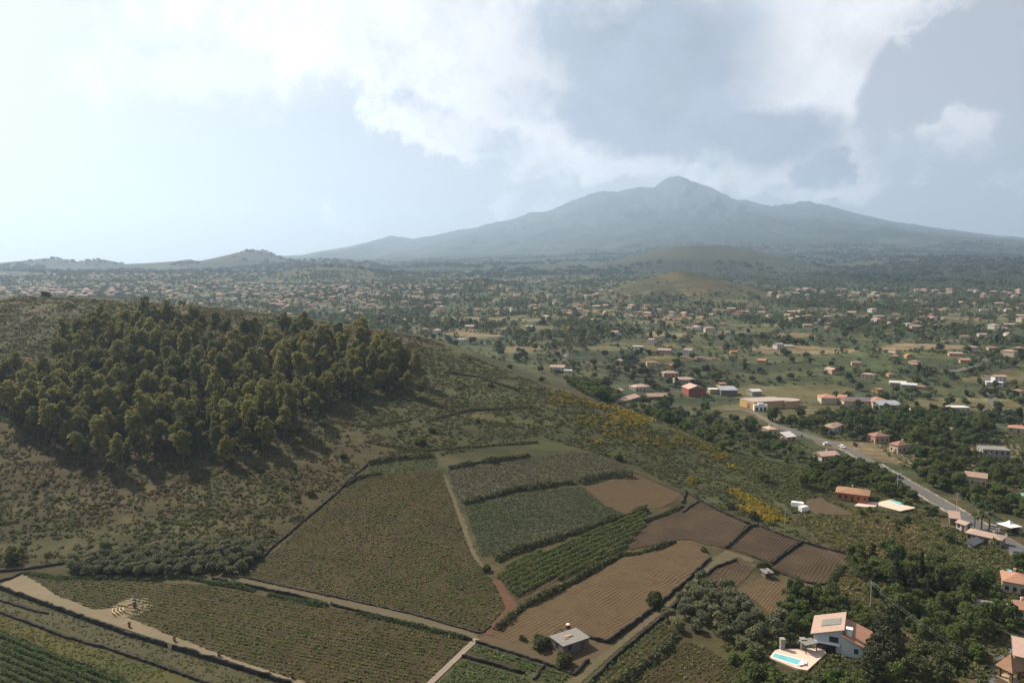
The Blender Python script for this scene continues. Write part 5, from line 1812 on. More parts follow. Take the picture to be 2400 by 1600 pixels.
# houses: (front wall left px, right px, depth, height, roof kind, wall, roof, label, options)
HB = [
    ((2350, 1388), (2425, 1402), 9, 3.6, 'hip', 'cream', 'orange', 'bright orange hipped roof house at the right edge above the wood', dict(wins=(4, 2))),
    ((2380, 1452), (2430, 1456), 6, 3.0, 'gable', 'cream', 'orange', 'small orange roof half cut by the right edge', dict(wins=(2, 1))),
    ((2284, 1434), (2324, 1441), 4, 2.2, 'gable', 'grey', 'grey', 'grey roofed garden shed under the trees near the right edge', dict(wins=(1, 0), chimney=False)),
    ((1926, 1081), (1966, 1081), 7, 3.2, 'gable', 'cream', 'pink', 'house with a wide pale pink pitched roof beside the main road', dict(wins=(5, 1), pitch=.42)),
    ((1954, 1017), (1979, 1006), 7.5, 3.6, 'hip', 'white', 'tan', 'white hipped house left of the wood, beside the main road', dict(wins=(3, 2))),
    ((2031, 1033), (2051, 1039), 10, 4.0, 'hip', 'pink', 'terra', 'salmon house with terracotta roof, left of the two at the wood edge', dict(wins=(2, 3))),
    ((2084, 1057), (2104, 1062), 10, 4.2, 'hip', 'cream', 'terra', 'cream house with brown roof and corner post, right of the two at the wood edge', dict(wins=(2, 3))),
    ((1803, 1019), (1822, 1019), 8, 3.4, 'hip', 'cream', 'pink', 'small house with pink roof left of the main road among dark trees', dict(wins=(2, 2))),
    ((1844, 1033), (1865, 1032), 5, 2.4, 'mono', 'pink', 'white', 'low annex with an almost white roof left of the main road', dict(wins=(2, 1))),
    ((2261, 1136), (2311, 1143), 8, 4.2, 'gable', 'cream', 'tan', 'cream house with brown shutters above the turquoise pool at the right', dict(wins=(4, 2), shutters=True)),
    ((2303, 1079), (2368, 1083), 10, 5.8, 'flat', 'grey', 'grey', 'unfinished grey concrete house near the right edge', dict(wins=(5, 2), storeys=2, chimney=False)),
    ((2362, 1012), (2412, 1018), 8, 3.0, 'hip', 'cream', 'orange', 'orange hipped roof at the right edge below the bend of the upper road', dict(wins=(3, 2))),
    ((2214, 1020), (2240, 1021), 7, 3.0, 'gable', 'cream', 'pale', 'pale orange roof peeping out of the dark wood', dict(wins=(2, 1))),
    ((2230, 967), (2274, 968), 9, 3.6, 'flat', 'cream', 'white', 'long cream flat-roofed building right of the wood', dict(wins=(4, 2), chimney=False)),
    ((2136, 971), (2157, 972), 6, 3.0, 'flat', 'white', 'white', 'tiny white flat building right of the solar roof building', dict(wins=(2, 1), chimney=False)),
    ((2226, 1229), (2248, 1232), 4, 2.6, 'mono', 'stone', 'pale', 'garage with a pale orange roof left of the palm trees', dict(wins=(1, 0))),
    ((2241, 1240), (2262, 1247), 4, 2.6, 'gable', 'white', 'pale', 'small white outbuilding with an orange roof left of the palms', dict(wins=(2, 1), chimney=False)),
    ((2264, 1265), (2345, 1284), 6, 2.7, 'hip', 'tan', 'pale', 'long bungalow with orange tiled roof under the palm trees', dict(wins=(6, 2), pitch=.3)),
    ((2279, 1286), (2306, 1274), 1.6, 1.2, 'mono', 'grey', 'slate', 'low rack of dark solar panels in front of the bungalow', dict(wins=(0, 0), door=False, pitch=.5, name='solar_rack', cat='solar panels')),
    ((2375, 1310), (2420, 1314), 4, 2.4, 'flat', 'stone', 'slate', 'dark flat shed at the right edge above the small pool', dict(wins=(1, 0), chimney=False)),
    ((1614, 929), (1654, 929), 17, 6.0, 'gable2', 'red', 'pink', 'large dark red hall with a pale gable roof', dict(wins=(0, 0), chimney=False)),
    ((1582, 900), (1630, 900), 9, 3.8, 'hip', 'cream', 'pale', 'salmon roofed house behind the dark red hall', dict(wins=(6, 2))),
    ((1556, 884), (1590, 883), 8, 3.6, 'hip', 'pink', 'pale', 'pink roofed house with a terrace further behind the red hall', dict(wins=(4, 2))),
    ((1690, 927), (1728, 927), 12, 4.2, 'mono', 'stone', 'blue', 'hall with a blue-grey metal roof right of the dark red hall', dict(wins=(0, 0), pitch=.14)),
    ((1664, 923), (1688, 923), 8, 3.4, 'flat', 'tan', 'white', 'white flat-roofed annex beside the blue-grey metal roof', dict(wins=(0, 0), chimney=False)),
    ((1763, 928), (1785, 926), 8, 3.4, 'gable', 'grey', 'white', 'small hall with a white pitched roof among the trees', dict(wins=(0, 0), chimney=False)),
    ((1489, 916), (1523, 916), 9, 3.6, 'hip', 'cream', 'pink', 'square house with a pale pink hipped roof left of the red hall', dict(wins=(4, 3))),
    ((1415, 935), (1500, 939), 9, 3.0, 'gable', 'stone', 'pink', 'long low farm building with a pinkish tiled roof behind the hill edge', dict(wins=(5, 1), chimney=False)),
    ((1434, 924), (1462, 924), 7, 3.2, 'gable', 'cream', 'pale', 'small farmhouse with a gable roof behind the long low farm building', dict(wins=(2, 1))),
    ((1520, 935), (1567, 939), 10, 3.2, 'gable', 'stone', 'tan', 'farm barn with a brownish tiled roof right of the long low farm building', dict(wins=(3, 1), chimney=False)),
    ((1393, 935), (1408, 937), 4, 2.2, 'flat', 'white', 'white', 'tiny white hut at the left end of the low farm', dict(wins=(1, 0), chimney=False)),
    ((1794, 1356), (1809, 1354.5), 2.4, 1.6, 'mono', 'stone', 'grey', 'small field hut with a pale roof between the ploughed fields', dict(wins=(1, 0), pitch=.1, name='hut', cat='hut')),
    ((1289, 866), (1322, 870), 9, 3.4, 'gable', 'white', 'pale', 'long white farmhouse with pink roof below the tan fields', dict(wins=(5, 2))),
    ((1321, 874), (1340, 876), 6, 2.6, 'flat', 'white', 'white', 'small white annex right of the long white farmhouse', dict(wins=(2, 1), chimney=False)),
]
for A, B, D, h, kind, w, rf, lab, kw in HB:
    if kind == 'gable2':   # gable end towards the viewer
        a, b = at(*A), at(*B)
        rz = math.atan2(b.y - a.y, b.x - a.x)
        Wd = math.hypot(b.x - a.x, b.y - a.y)
        cx, cy = (a.x + b.x) / 2 - math.sin(rz) * D / 2, (a.y + b.y) / 2 + math.cos(rz) * D / 2
        house(cx, cy, rz + math.pi / 2, D, Wd, h, 'gable', w, rf, lab, **kw)
    else:
        hb(A, B, D, h, kind, w, rf, lab, **kw)

# orange house with terrace and raised pool
oh = hb((1961, 1168), (2034, 1180), 9.5, 3.3, 'hip', 'orange', 'brown', 'orange walled house with a brown hipped roof and a terrace', wins=(5, 3), pitch=.28, ov=.7)
bpy.context.view_layer.update()
oz = oh.location.z
m = MB()
Pt = [at(*q) for q in ((1932, 1168), (1950, 1162), (2040, 1176), (2062, 1178), (2052, 1188), (2028, 1188), (1945, 1176))]
m.prism([(p.x, p.y) for p in Pt][::-1], oz - 2.2, oz - .12)
world_part(oh, 'terrace', m, TILE)
ptz = oz + .1
pt = at(2090, 1186)
ot = empty('pool_terrace', pt.x, pt.y, ptz, 'raised salmon terrace with a blue pool right of the orange house', 'terrace')
bpy.context.view_layer.update()
m = MB()
Pt = [at(*q) for q in ((2060, 1178), (2088, 1172), (2146, 1194), (2110, 1201), (2058, 1186))]
m.prism([(p.x, p.y) for p in Pt][::-1], ptz - .35, ptz)
world_part(ot, 'paving', m, TILE)
m = MB()
Pt = [at(*q) for q in ((2063, 1180), (2089, 1175), (2130, 1191), (2100, 1196), (2064, 1187))]
m.prism([(p.x, p.y) for p in Pt][::-1], ptz - 3.5, ptz - .35)
world_part(ot, 'wall', m, WALL['stone'])
m = MB()
Pt = [at(*q) for q in ((2082, 1173.5), (2089, 1173), (2124, 1184), (2110, 1187))]
m.prism([(p.x, p.y) for p in Pt][::-1], ptz - .3, ptz + .03)
world_part(ot, 'pool_water', m, POOLW)
for k, q in enumerate(((2116, 1198), (2130, 1196), (2142, 1193))):
    p = at(*q)
    world_part(ot, 'column', MB().box(p.x - .2, p.x + .2, p.y - .2, p.y + .2, ptz - 4, ptz - .35), WALL['tan'])

# yellow shop building with a rounded end
yb = hb((1766, 961), (1848, 955), 18, 5.6, 'flat', 'ochre', 'sandy', 'long yellow building with a pale flat roof and a white entrance', wins=(0, 0), chimney=False, door=False, cat='building', name='building')
bpy.context.view_layer.update()
yp = at(1782, 962)
world_part(yb, 'entrance', MB().box(yp.x - 5, yp.x + 5, yp.y - 1.2, yp.y + 1, lz(yp.x, yp.y) - 1, lz(yp.x, yp.y) + 4.6).box(yp.x - 2, yp.x + 2, yp.y - 1.25, yp.y + 1, lz(yp.x, yp.y) + 4.6, lz(yp.x, yp.y) + 5.6), WHITE)
for dx in (-3.0, 0.2, 3.0):
    world_part(yb, 'door', MB().box(yp.x + dx - .9, yp.x + dx + .9, yp.y - 1.3, yp.y - 1.15, lz(yp.x, yp.y) - .5, lz(yp.x, yp.y) + 2.6), SHUT)
e = at(1846, 957)
m = MB()
m.prism([(e.x + 14 * math.cos(t) - 2, e.y + 8.5 + 8.9 * math.sin(t)) for t in np.linspace(-math.pi / 2, math.pi / 2, 9)], lz(e.x, e.y) - 2, lz(e.x, e.y) + 5.2)
world_part(yb, 'rounded_wing', m, WALL['ochre'])
m = MB()
m.prism([(e.x + 14.4 * math.cos(t) - 2, e.y + 8.5 + 9.3 * math.sin(t)) for t in np.linspace(-math.pi / 2, math.pi / 2, 9)], lz(e.x, e.y) + 5.2, lz(e.x, e.y) + 5.6)
world_part(yb, 'roof', m, ROOF['sandy'])
hb((1750, 957), (1765, 960), 12, 4.2, 'flat', 'ochre', 'pink', 'lower ochre wing at the left end of the long yellow building', wins=(2, 1), chimney=False, cat='building', name='building')
# long school-like building with solar roofs
sb = hb((1978, 953), (2050, 954), 13, 4.2, 'gable', 'cream', 'orange', 'long complex with orange tiled roofs carrying rows of solar panels', wins=(0, 0), chimney=False, pitch=.28, cat='building', name='building')
bpy.context.view_layer.update()


def wing(A, B, D, h, kind, w, rf, pitch=.3):
    hb(A, B, D, h, kind, w, rf, root=sb, wins=(0, 0), chimney=False, pitch=pitch)


wing((1925, 946), (1962, 947), 14, 4.4, 'hip', 'cream', 'orange')
wing((2046, 957), (2092, 957), 17, 4.6, 'hip', 'cream', 'orange')
wing((2062, 963), (2114, 962), 9, 4.0, 'mono', 'stone', 'blue', .22)
wing((1962, 944), (1982, 946), 11, 4.2, 'gable', 'cream', 'orange')
a, b = at(1978, 953), at(2050, 954)
L = math.hypot(b.x - a.x, b.y - a.y)
npan = 18
for k in range(npan):   # one panel row after the other up the front slope
    x0 = -L / 2 + .6 + (L - 1.2) * k / npan
    x1 = x0 + (L - 1.2) / npan * .72
    z0, z1 = 4.2 + .3 + .02, 4.2 + 6.2 * .28 + .26
    child(sb, 'solar_panel', slab([(x0, -6.2, 4.2 + .3 * .28 + .22), (x1, -6.2, 4.2 + .3 * .28 + .22), (x1, -.5, 4.2 + 6.0 * .28 + .22), (x0, -.5, 4.2 + 6.0 * .28 + .22)], .06).mesh('solar_panel', PANEL))
# white glasshouses
for k, (A, B, D) in enumerate((((2085, 903), (2125, 906), 8), ((2112, 908), (2150, 911), 8))):
    hb(A, B, D, 2.6, 'gable', 'grey', 'white', ['left white greenhouse of the pair in the valley', 'right white greenhouse of the pair in the valley'][k], wins=(0, 0), chimney=False, door=False, pitch=.3, ov=.1, name='greenhouse', cat='greenhouse')

# farm shed with timber on it
sd = hb((1320, 1538), (1380, 1515), 5.6, 2.5, 'mono', 'stone', 'grey', 'dark farm shed with a flat grey sheet roof in the farmyard', wins=(2, 1), pitch=.03, ov=.25, name='farm_shed', cat='shed')
sp = at(1331, 1521)
tim = empty('timber_pile', sp.x, sp.y + 1.0, sd.location.z + 2.72, 'loose pile of pale planks lying on the farm shed roof', 'planks')
r_ = np.random.default_rng(4)
for k in range(14):
    a_ = .6 + (r_.random() - .5) * .7
    child(tim, 'plank', MB().box(-1.2, 1.2, -.1, .1, 0, .07).mesh('plank', WOODP) if k == 0 else tim.children[0].data, ((r_.random() - .5) * 1.2, (r_.random() - .5) * .9, .02 + .09 * (k // 4)), a_)
tk = at(1333, 1484)
wt = empty('water_tank', tk.x, tk.y + 2.5, lz(tk.x, tk.y + 2.5), 'rusty red tank with a white top behind the farm shed', 'tank')
child(wt, 'drum', MB().tube((0, 0, 0), (0, 0, 1.3), .7, .7, 16).mesh('drum', mat('rust', (.16, .045, .03, 1), .8, .3, 2.0)))
child(wt, 'lid', MB().tube((0, 0, 1.3), (0, 0, 1.55), .6, .25, 16).mesh('lid', WHITE))

# vehicles
TYRE = mat('tyre_rubber', (.02, .02, .02, 1), .9, .1, 1.0)


def vehicle(name, u, v, rz, body, cabin, label, cat, L=4.2, Wd=1.75, paint=WHITE, z=.16):
    p = at(u, v)
    o = empty(name, p.x, p.y, lz(p.x, p.y) + z, label, cat, rz=rz)
    m = MB()
    for prof, mt, nm in ((body, paint, 'body'), (cabin, GLASS, 'windows')):
        if not prof:
            continue
        n = len(prof)
        k = Wd / 2 * (1.0 if nm == 'body' else .94)
        mm = MB()
        mm.add([(x, -k, zz) for x, zz in prof] + [(x, k, zz) for x, zz in prof], [tuple(range(n)), tuple(range(n, 2 * n))[::-1]] + [(i, n + i, n + (i + 1) % n, (i + 1) % n) for i in range(n)])
        child(o, nm, mm.mesh(nm, mt))
    if cabin:
        xs = [x for x, _ in cabin]
        zt = max(zz for _, zz in cabin)
        child(o, 'roof', MB().box(min(xs) + .35, max(xs) - .45, -Wd / 2 * .93, Wd / 2 * .93, zt - .03, zt + .05).mesh('roof', paint))
    for sx in (-L * .31, L * .31):
        for sy in (-1, 1):
            child(o, 'wheel', MB().tube((0, -.1, 0), (0, .1, 0), .32, .32, 12).mesh('wheel', TYRE), (sx, sy * (Wd / 2 - .06), .32))
    return o


CARB = [(-2.1, .3), (2.1, .3), (2.1, .75), (1.2, .92), (-1.9, .95), (-2.1, .8)]
CARC = [(1.2, .9), (.55, 1.42), (-1.3, 1.45), (-1.9, .93)]
vehicle('car', 1974, 1049, -1.3, CARB, CARC, 'white car driving on the main road', 'car')
vehicle('car', 2106, 1120, -1.15, CARB, CARC, 'dark car on the main road beside the yellow bushes', 'car', paint=mat('dark_car_paint', (.04, .045, .055, 1), .35, .05, 1.0, spec=.5))
vehicle('car', 2330, 1240, -1.1, CARB, CARC, 'grey car on the main road by the palm trees', 'car', paint=mat('grey_car_paint', (.20, .20, .21, 1), .35, .05, 1.0, spec=.5))
vehicle('car', 1938, 1043, .1, CARB, CARC, 'white car parked under the trees beside the main road', 'car')
vehicle('van', 1884, 1199, .5, [(-2.3, .35), (2.3, .35), (2.3, 1.1), (1.75, 1.9), (1.5, 2.25), (-2.3, 2.3)], None, 'white van parked at the edge of the gravel yard', 'van', L=4.6, Wd=1.95)
vehicle('caravan', 1869, 1190, -.35, [(-2.4, .5), (2.4, .5), (2.6, 1.2), (2.3, 2.35), (-2.3, 2.45), (-2.5, 1.2)], None, 'white caravan parked beside the white van', 'caravan', L=1.2, Wd=2.1)

# white party tent and other pools at the right edge
tt = at(2365, 1243)
te = empty('party_tent', tt.x, tt.y, lz(tt.x, tt.y), 'white peaked party tent beside the main road', 'tent', rz=.3)
tm = MB()
tm.add([(-3, -3, 2.3), (3, -3, 2.3), (3, 3, 2.3), (-3, 3, 2.3), (-1.2, -1.2, 2.9), (1.2, -1.2, 2.9), (1.2, 1.2, 2.9), (-1.2, 1.2, 2.9), (0, 0, 4.2)],
       [(0, 1, 5, 4), (1, 2, 6, 5), (2, 3, 7, 6), (3, 0, 4, 7), (4, 5, 8), (5, 6, 8), (6, 7, 8), (7, 4, 8)])
child(te, 'canopy', tm.mesh('canopy', WHITE))
for sx in (-1, 1):
    for sy in (-1, 1):
        child(te, 'pole', MB().tube((0, 0, -.3), (0, 0, 2.35), .06).mesh('pole', METAL), (sx * 2.9, sy * 2.9, 0))


def small_pool(px, label, z):
    P = [at(*q) for q in px]
    c = P[0]
    o = empty('swimming_pool', c.x, c.y, lz(c.x, c.y) + z, label, 'pool')
    bpy.context.view_layer.update()
    zt = lz(c.x, c.y) + z
    cx, cy = sum(p.x for p in P) / len(P), sum(p.y for p in P) / len(P)
    m = MB()
    m.prism([(cx + (p.x - cx) * 1.35, cy + (p.y - cy) * 1.3) for p in P][::-1], zt - 2, zt)
    world_part(o, 'paving', m, TILE)
    m = MB()
    m.prism([(p.x, p.y) for p in P][::-1], zt - .2, zt + .03)
    world_part(o, 'pool_water', m, POOLW)


small_pool([(2362, 1160), (2378, 1157), (2420, 1158), (2420, 1164)], 'bright turquoise pool at the right edge below the cream house', .3)
small_pool([(2352, 1337), (2364, 1334), (2372, 1342), (2358, 1346)], 'small blue pool with white surround near the right edge', .3)

# open-air seats in the vineyard
arch = at(317, 1424)
for wing_, sgn in (('far', 1), ('near', -1)):
    for k, R in enumerate((5.9, 5.0, 4.1, 3.2)):
        b = MB()
        t0, t1 = (math.radians(180) - sgn * math.radians(9)), (math.radians(180) - sgn * math.radians(62))
        n = 10
        pts = []
        for i in range(n + 1):
            t = t0 + (t1 - t0) * i / n
            pts.append(((R - .15) * math.cos(t), (R - .15) * math.sin(t), (R + .15) * math.cos(t), (R + .15) * math.sin(t)))
        for i in range(n):
            p, q = pts[i], pts[i + 1]
            b.prism([(p[0], p[1]), (q[0], q[1]), (q[2], q[3]), (p[2], p[3])], .38, .47)
        o = empty('bench', arch.x, arch.y, lz(arch.x - R, arch.y) + .1,
                  '%s curved pale wooden bench in the %s half of the outdoor seats' % (('outermost', 'second outermost', 'second innermost', 'innermost')[k], wing_), 'bench', 'curved benches of the outdoor seats in the vineyard')
        child(o, 'seat', b.mesh('seat', mat('bench_wood', (.36, .27, .15, 1), .8, .15, 2.0)))
        for i in (1, n // 2, n - 1):
            p = pts[i]
            child(o, 'leg', MB().box(-.12, .12, -.12, .12, -.4, .38).mesh('leg', WOODP), ((p[0] + p[2]) / 2, (p[1] + p[3]) / 2, 0))
gp = [Vector((arch.x + math.cos(t) * 5.9 - 1.6, arch.y + math.sin(t) * 6.1, 0)) for t in np.linspace(0, 6.283, 25)[:-1]]
sheet('straw_floor', None, SOIL['sand'], lift=.13, world=gp)
WB = mat('white_blossom', (.75, .72, .66, 1), .9, .1, 1.0)
GB = mat('planter_leaf', (.06, .08, .03, 1), .9, .2, 1.0)
POT = mat('dark_pot', (.10, .05, .035, 1), .8, .2, 1.0)


def flower_stand(name, u, v, label, cat, s, blossom, group):
    p = at(u, v)
    o = empty(name, p.x, p.y, lz(p.x, p.y) + .08, label, cat, group)
    child(o, 'pot', MB().tube((0, 0, 0), (0, 0, .6 * s), .22 * s, .38 * s, 10).mesh('pot', POT))
    V, F = blob_leaves([(0, 0, .95 * s)], [.42 * s], 40, .25 * s, np.random.default_rng(int(u)))
    child(o, 'leaves', mesh_np('leaves', V, F, GB))
    V, F = blob_leaves([(-.1 * s, .1 * s, 1.2 * s)], [.28 * s], 30, .22 * s, np.random.default_rng(int(v)))
    child(o, 'blossom', mesh_np('blossom', V, F, blossom))


flower_stand('flower_stand', 314, 1416, 'white flowers on a stand at the front of the outdoor seats, far one', 'flower stand', 1.2, WB, 'flower stands of the outdoor seats')
flower_stand('flower_stand', 315, 1423, 'white flowers on a stand at the front of the outdoor seats, near one', 'flower stand', 1.2, WB, 'flower stands of the outdoor seats')
for u, v, lab in ((303, 1469, 'first potted plant on the pale path, nearest the outdoor seats'), (409, 1502, 'second potted plant on the pale path, beside the gap in the wall'), (513, 1537, 'third potted plant on the pale path'), (685, 1589, 'last potted plant on the pale path, near the bottom edge')):
    flower_stand('potted_plant', u, v, lab, 'planter', 1.0, mat('straw_flower', (.45, .30, .18, 1), .9, .2, 1.0), 'potted plants along the pale path')

# poles and wires
def pole(name, u, v, h, label, cat, arm=None, lamp=False, group='roadside poles'):
    p = at(u, v)
    o = empty(name, p.x, p.y, lz(p.x, p.y), label, cat, group)
    child(o, 'mast', MB().tube((0, 0, -.5), (0, 0, h), .16, .10, 8).mesh('mast', CONC))
    if arm:
        child(o, 'crossarm', MB().box(-arm, arm, -.07, .07, h - .5, h - .36).mesh('crossarm', METAL))
        for x in (-arm * .9, 0, arm * .9):
            child(o, 'insulator', MB().tube((0, 0, 0), (0, 0, .3), .08, .05, 6).mesh('insulator', GLASS), (x, 0, h - .36))
    if lamp:
        child(o, 'lamp_head', MB().tube((0, 0, h - .1), (1.3, 0, h + .15), .06).box(1.0, 1.7, -.14, .14, h + .1, h + .24).mesh('lamp_head', METAL))
    return Vector((p.x, p.y, lz(p.x, p.y) + h - .1))


p1 = pole('power_pole', 2040, 1424, 8.0, 'power pole with crossarm standing in the dry grass', 'power pole', 1.0)
p2 = pole('power_pole', 1577, 994, 9.5, 'power pole standing at the foot of the hill below the red hall', 'power pole', .9)
p4 = pole('power_pole', 2242, 1198, 8.0, 'power pole with crossarm beside the main road', 'power pole', .9)
p5 = pole('lamp_post', 2103, 1148, 7.5, 'street lamp at the bend of the main road', 'street lamp', lamp=True)
p6 = pole('lamp_post', 2016, 1068, 7.0, 'street lamp beside the white car on the main road', 'street lamp', lamp=True)
p7 = pole('lamp_post', 2334, 1262, 6.5, 'street lamp behind the bungalow', 'street lamp', lamp=True)
p8 = pole('power_pole', 2320, 1098, 8.5, 'thin pole in front of the unfinished grey house', 'power pole', .8)
p9 = pole('power_pole', 1846, 988, 8.0, 'pole at the far end of the main road near the yellow building', 'power pole', .8)


def wire(a, b, sag, label):
    m = MB()
    for off in (-.5, .5):
        prev = None
        for i in range(13):
            t = i / 12
            q = a.lerp(b, t) + Vector((off, 0, -sag * 4 * t * (1 - t)))
            if prev is not None:
                m.tube(prev, q, .009, .009, 4)
            prev = q
    tag(obj('power_line', m.mesh('power_line', METAL)), label, 'power line', 'overhead wires')


e1 = at(2262, 1600)
e0 = at(1840, 1228)
wire(p1, e1 + Vector((0, 0, 7.5)), 1.2, 'pair of overhead wires from the power pole over the gardens to the lower right')
wire(p1, e0 + Vector((0, 0, 6.0)), 1.4, 'pair of overhead wires from the power pole over the ploughed field')
pole('power_pole', 1840, 1228, 6.2, 'short power pole half hidden beside the yellow broom', 'power pole', .6)
wire(p4, p7 + Vector((0, 0, .4)), .8, 'overhead wires along the main road above the palms')

# ------------------------------------------------------------------ valley beyond: houses, trees
VRG = np.random.default_rng(77)


def at_far(u, v, tmin=760.0):
    cx, cy = (u - 1200.0) / FPX, (800.0 - v) / FPX
    c, s_ = math.cos(PITCH), math.sin(PITCH)
    dx, dy, dz = cx, c + cy * s_, -s_ + cy * c
    t = _TT[_TT > tmin]
    hit = EYE + dz * t < land(dx * t, dy * t)
    k = int(np.argmax(hit)) if hit.any() else len(t) - 1
    a = t[k]
    return dx * a, dy * a


HOUSE_TPL = []
for k, (L, D, h, kind, w, rf) in enumerate(((13, 9, 3.4, 'hip', 'cream', 'terra'), (11, 8, 5.6, 'gable', 'white', 'pale'), (16, 9, 3.4, 'gable', 'pink', 'pale'), (12, 10, 5.8, 'hip', 'white', 'pink'),
                                             (10, 8, 3.2, 'gable', 'ochre', 'orange'), (14, 9, 3.0, 'flat', 'white', 'white'), (15, 10, 5.6, 'hip', 'cream', 'tan'), (9, 7, 3.0, 'hip', 'tan', 'terra'))):
    HOUSE_TPL.append((wall_geo(kind, L, D, h, .36).mesh('wall', WALL[w]), roof_geo(kind, L, D, h, .36, .45 if kind != 'flat' else 0).mesh('roof', ROOF[rf]), L, D, h,
                      ('cream house with terracotta hipped roof', 'two-storey white house with pale orange roof', 'long pink house with pale orange roof', 'tall white house with pinkish hipped roof',
                       'small ochre house with orange roof', 'white flat-roofed house', 'two-storey cream house with brownish roof', 'small tan house with terracotta roof')[k]))


def valley_house(x, y, k, s, where, group, rz=None, wins=False):
    wm, rm, L, D, h, look = HOUSE_TPL[k]
    rz = rz if rz is not None else (VRG.random() - .5) * 1.6 + (math.pi / 2 if VRG.random() < .25 else 0)
    o = empty('house', x, y, lz(x, y) + .2, look + ' ' + where, 'house', group, rz)
    o.scale = (s, s, s)
    child(o, 'wall', wm)
    child(o, 'roof', rm)
    if wins:
        for st in range(2 if h > 5 else 1):
            for t in (-.33, 0, .33):
                child(o, 'window', win_mesh(1.1, 1.4), (t * L, -D / 2, .9 + 2.8 * st))
    HOUSES_AT.append((x, y))


NEARV = [(1950, 873, 2), (2008, 856, 0), (1787, 851, 4), (1824, 817, 1), (1847, 815, 5), (2095, 826, 0), (2097, 841, 7), (2129, 839, 4), (2144, 853, 0), (2151, 860, 7), (2035, 888, 6), (2056, 919, 4),
         (2340, 895, 1), (2330, 903, 5), (2086, 882, 7), (1614, 831, 1), (1719, 829, 4), (1528, 856, 0), (1450, 851, 2), (1494, 817, 5), (1558, 827, 2), (1528, 804, 1), (2386, 923, 0), (2389, 822, 0), (2260, 850, 4),
         (2365, 834, 6), (2238, 834, 2), (2277, 824, 1), (2324, 821, 0), (1334, 773, 7), (1443, 787, 1), (1082, 799, 5), (1024, 783, 3), (997, 776, 0), (1570, 862, 4), (1640, 843, 7), (2160, 912, 7), (1690, 905, 4)]
for u, v, k in NEARV:
    x, y = at_far(u, v, 560)
    side = 'on the right of the valley floor' if u > 1900 else ('in the middle of the valley floor' if u > 1300 else 'below the hill crest')
    near = 'near the white greenhouses' if (abs(u - 2110) < 110 and v > 870) else ('beside the side road at the right' if u > 2200 else side)
    valley_house(x, y, k, .66 + .2 * VRG.random(), near, 'houses on the valley floor', wins=True)
FARV = [(1636, 759), (1695, 763), (1610, 773), (1631, 775), (1663, 778), (1678, 732), (1726, 734), (1804, 742), (1882, 746), (1933, 739), (1940, 749), (1998, 736), (2028, 744), (2059, 746), (2100, 741),
        (2103, 753), (2185, 751), (2209, 748), (2267, 753), (2328, 771), (2348, 775), (2260, 817), (2300, 807), (2362, 804), (1103, 770), (926, 744), (1035, 725), (1018, 743), (1096, 725), (1160, 732),
        (1201, 729), (1242, 770), (1252, 737), (1283, 746), (1365, 749), (1392, 754), (1419, 737), (1443, 725), (1399, 722), (1361, 719), (1456, 725), (1541, 756), (1160, 707), (1082, 708), (946, 712),
        (868, 708), (834, 708), (1024, 705), (354, 712), (435, 717), (473, 717), (405, 702), (269, 693), (520, 720), (558, 724), (667, 722), (660, 731), (711, 708), (758, 722), (119, 682), (587, 725),
        (613, 732), (679, 721), (665, 730), (677, 740), (764, 708), (759, 723), (807, 733), (839, 740), (818, 743), (713, 750), (635, 737), (878, 707), (949, 713), (859, 757), (900, 757), (773, 681), (880, 676),
        (1500, 735), (1520, 738), (1545, 730), (1560, 733), (1575, 738), (1530, 744), (1512, 728), (1590, 731), (1605, 738), (1640, 729), (1655, 727), (1700, 731), (1715, 727), (1745, 735), (1480, 722), (1420, 722)]
for u, v in FARV:
    x, y = at_far(u, v, 830)
    k = VRG.choice(8, p=[.28, .06, .26, .05, .06, .04, .05, .20])
    where = ('in the village on the left beyond the grove' if u < 960 else 'in the hamlet below the tawny cone' if 1380 < u < 1800 and v < 760 else 'among the trees in the middle of the valley' if u < 1500 else 'on the far right of the valley')
    valley_house(x, y, k, .68 + .22 * VRG.random(), where, 'houses of the valley villages')
# more of the same, in the clusters the photograph shows
CL = [((0, 640), (520, 705), 34), ((520, 672), (960, 720), 52), ((960, 690), (1400, 740), 26), ((1450, 718), (1800, 748), 22), ((1800, 725), (2400, 770), 40), ((2100, 700), (2400, 740), 22), ((1300, 670), (1480, 700), 8), ((0, 650), (300, 690), 14)]
nh = 0
taken = list(HOUSES_AT)
stuffP = []
for (u0, v0), (u1, v1), n in CL:
    for _ in range(n):
        u, v = u0 + (u1 - u0) * VRG.random(), v0 + (v1 - v0) * VRG.random()
        x, y = at_far(u, v, 900)
        if y > 4200:
            continue
        if min((x - a) ** 2 + (y - b) ** 2 for a, b in taken) < 18 ** 2:
            continue
        taken.append((x, y))
        if nh < 150 and v > 668:
            where = ('in the village on the left beyond the grove' if u < 960 else 'in the hamlet below the tawny cone' if 1380 < u < 1800 and v < 760 else 'among the trees in the middle of the valley' if u < 1500 else 'on the far right of the valley')
            valley_house(x, y, VRG.choice(8, p=[.28, .06, .26, .05, .06, .04, .05, .20]), .66 + .22 * VRG.random(), where, 'houses of the valley villages')
            nh += 1
        else:
            stuffP.append((x, y))
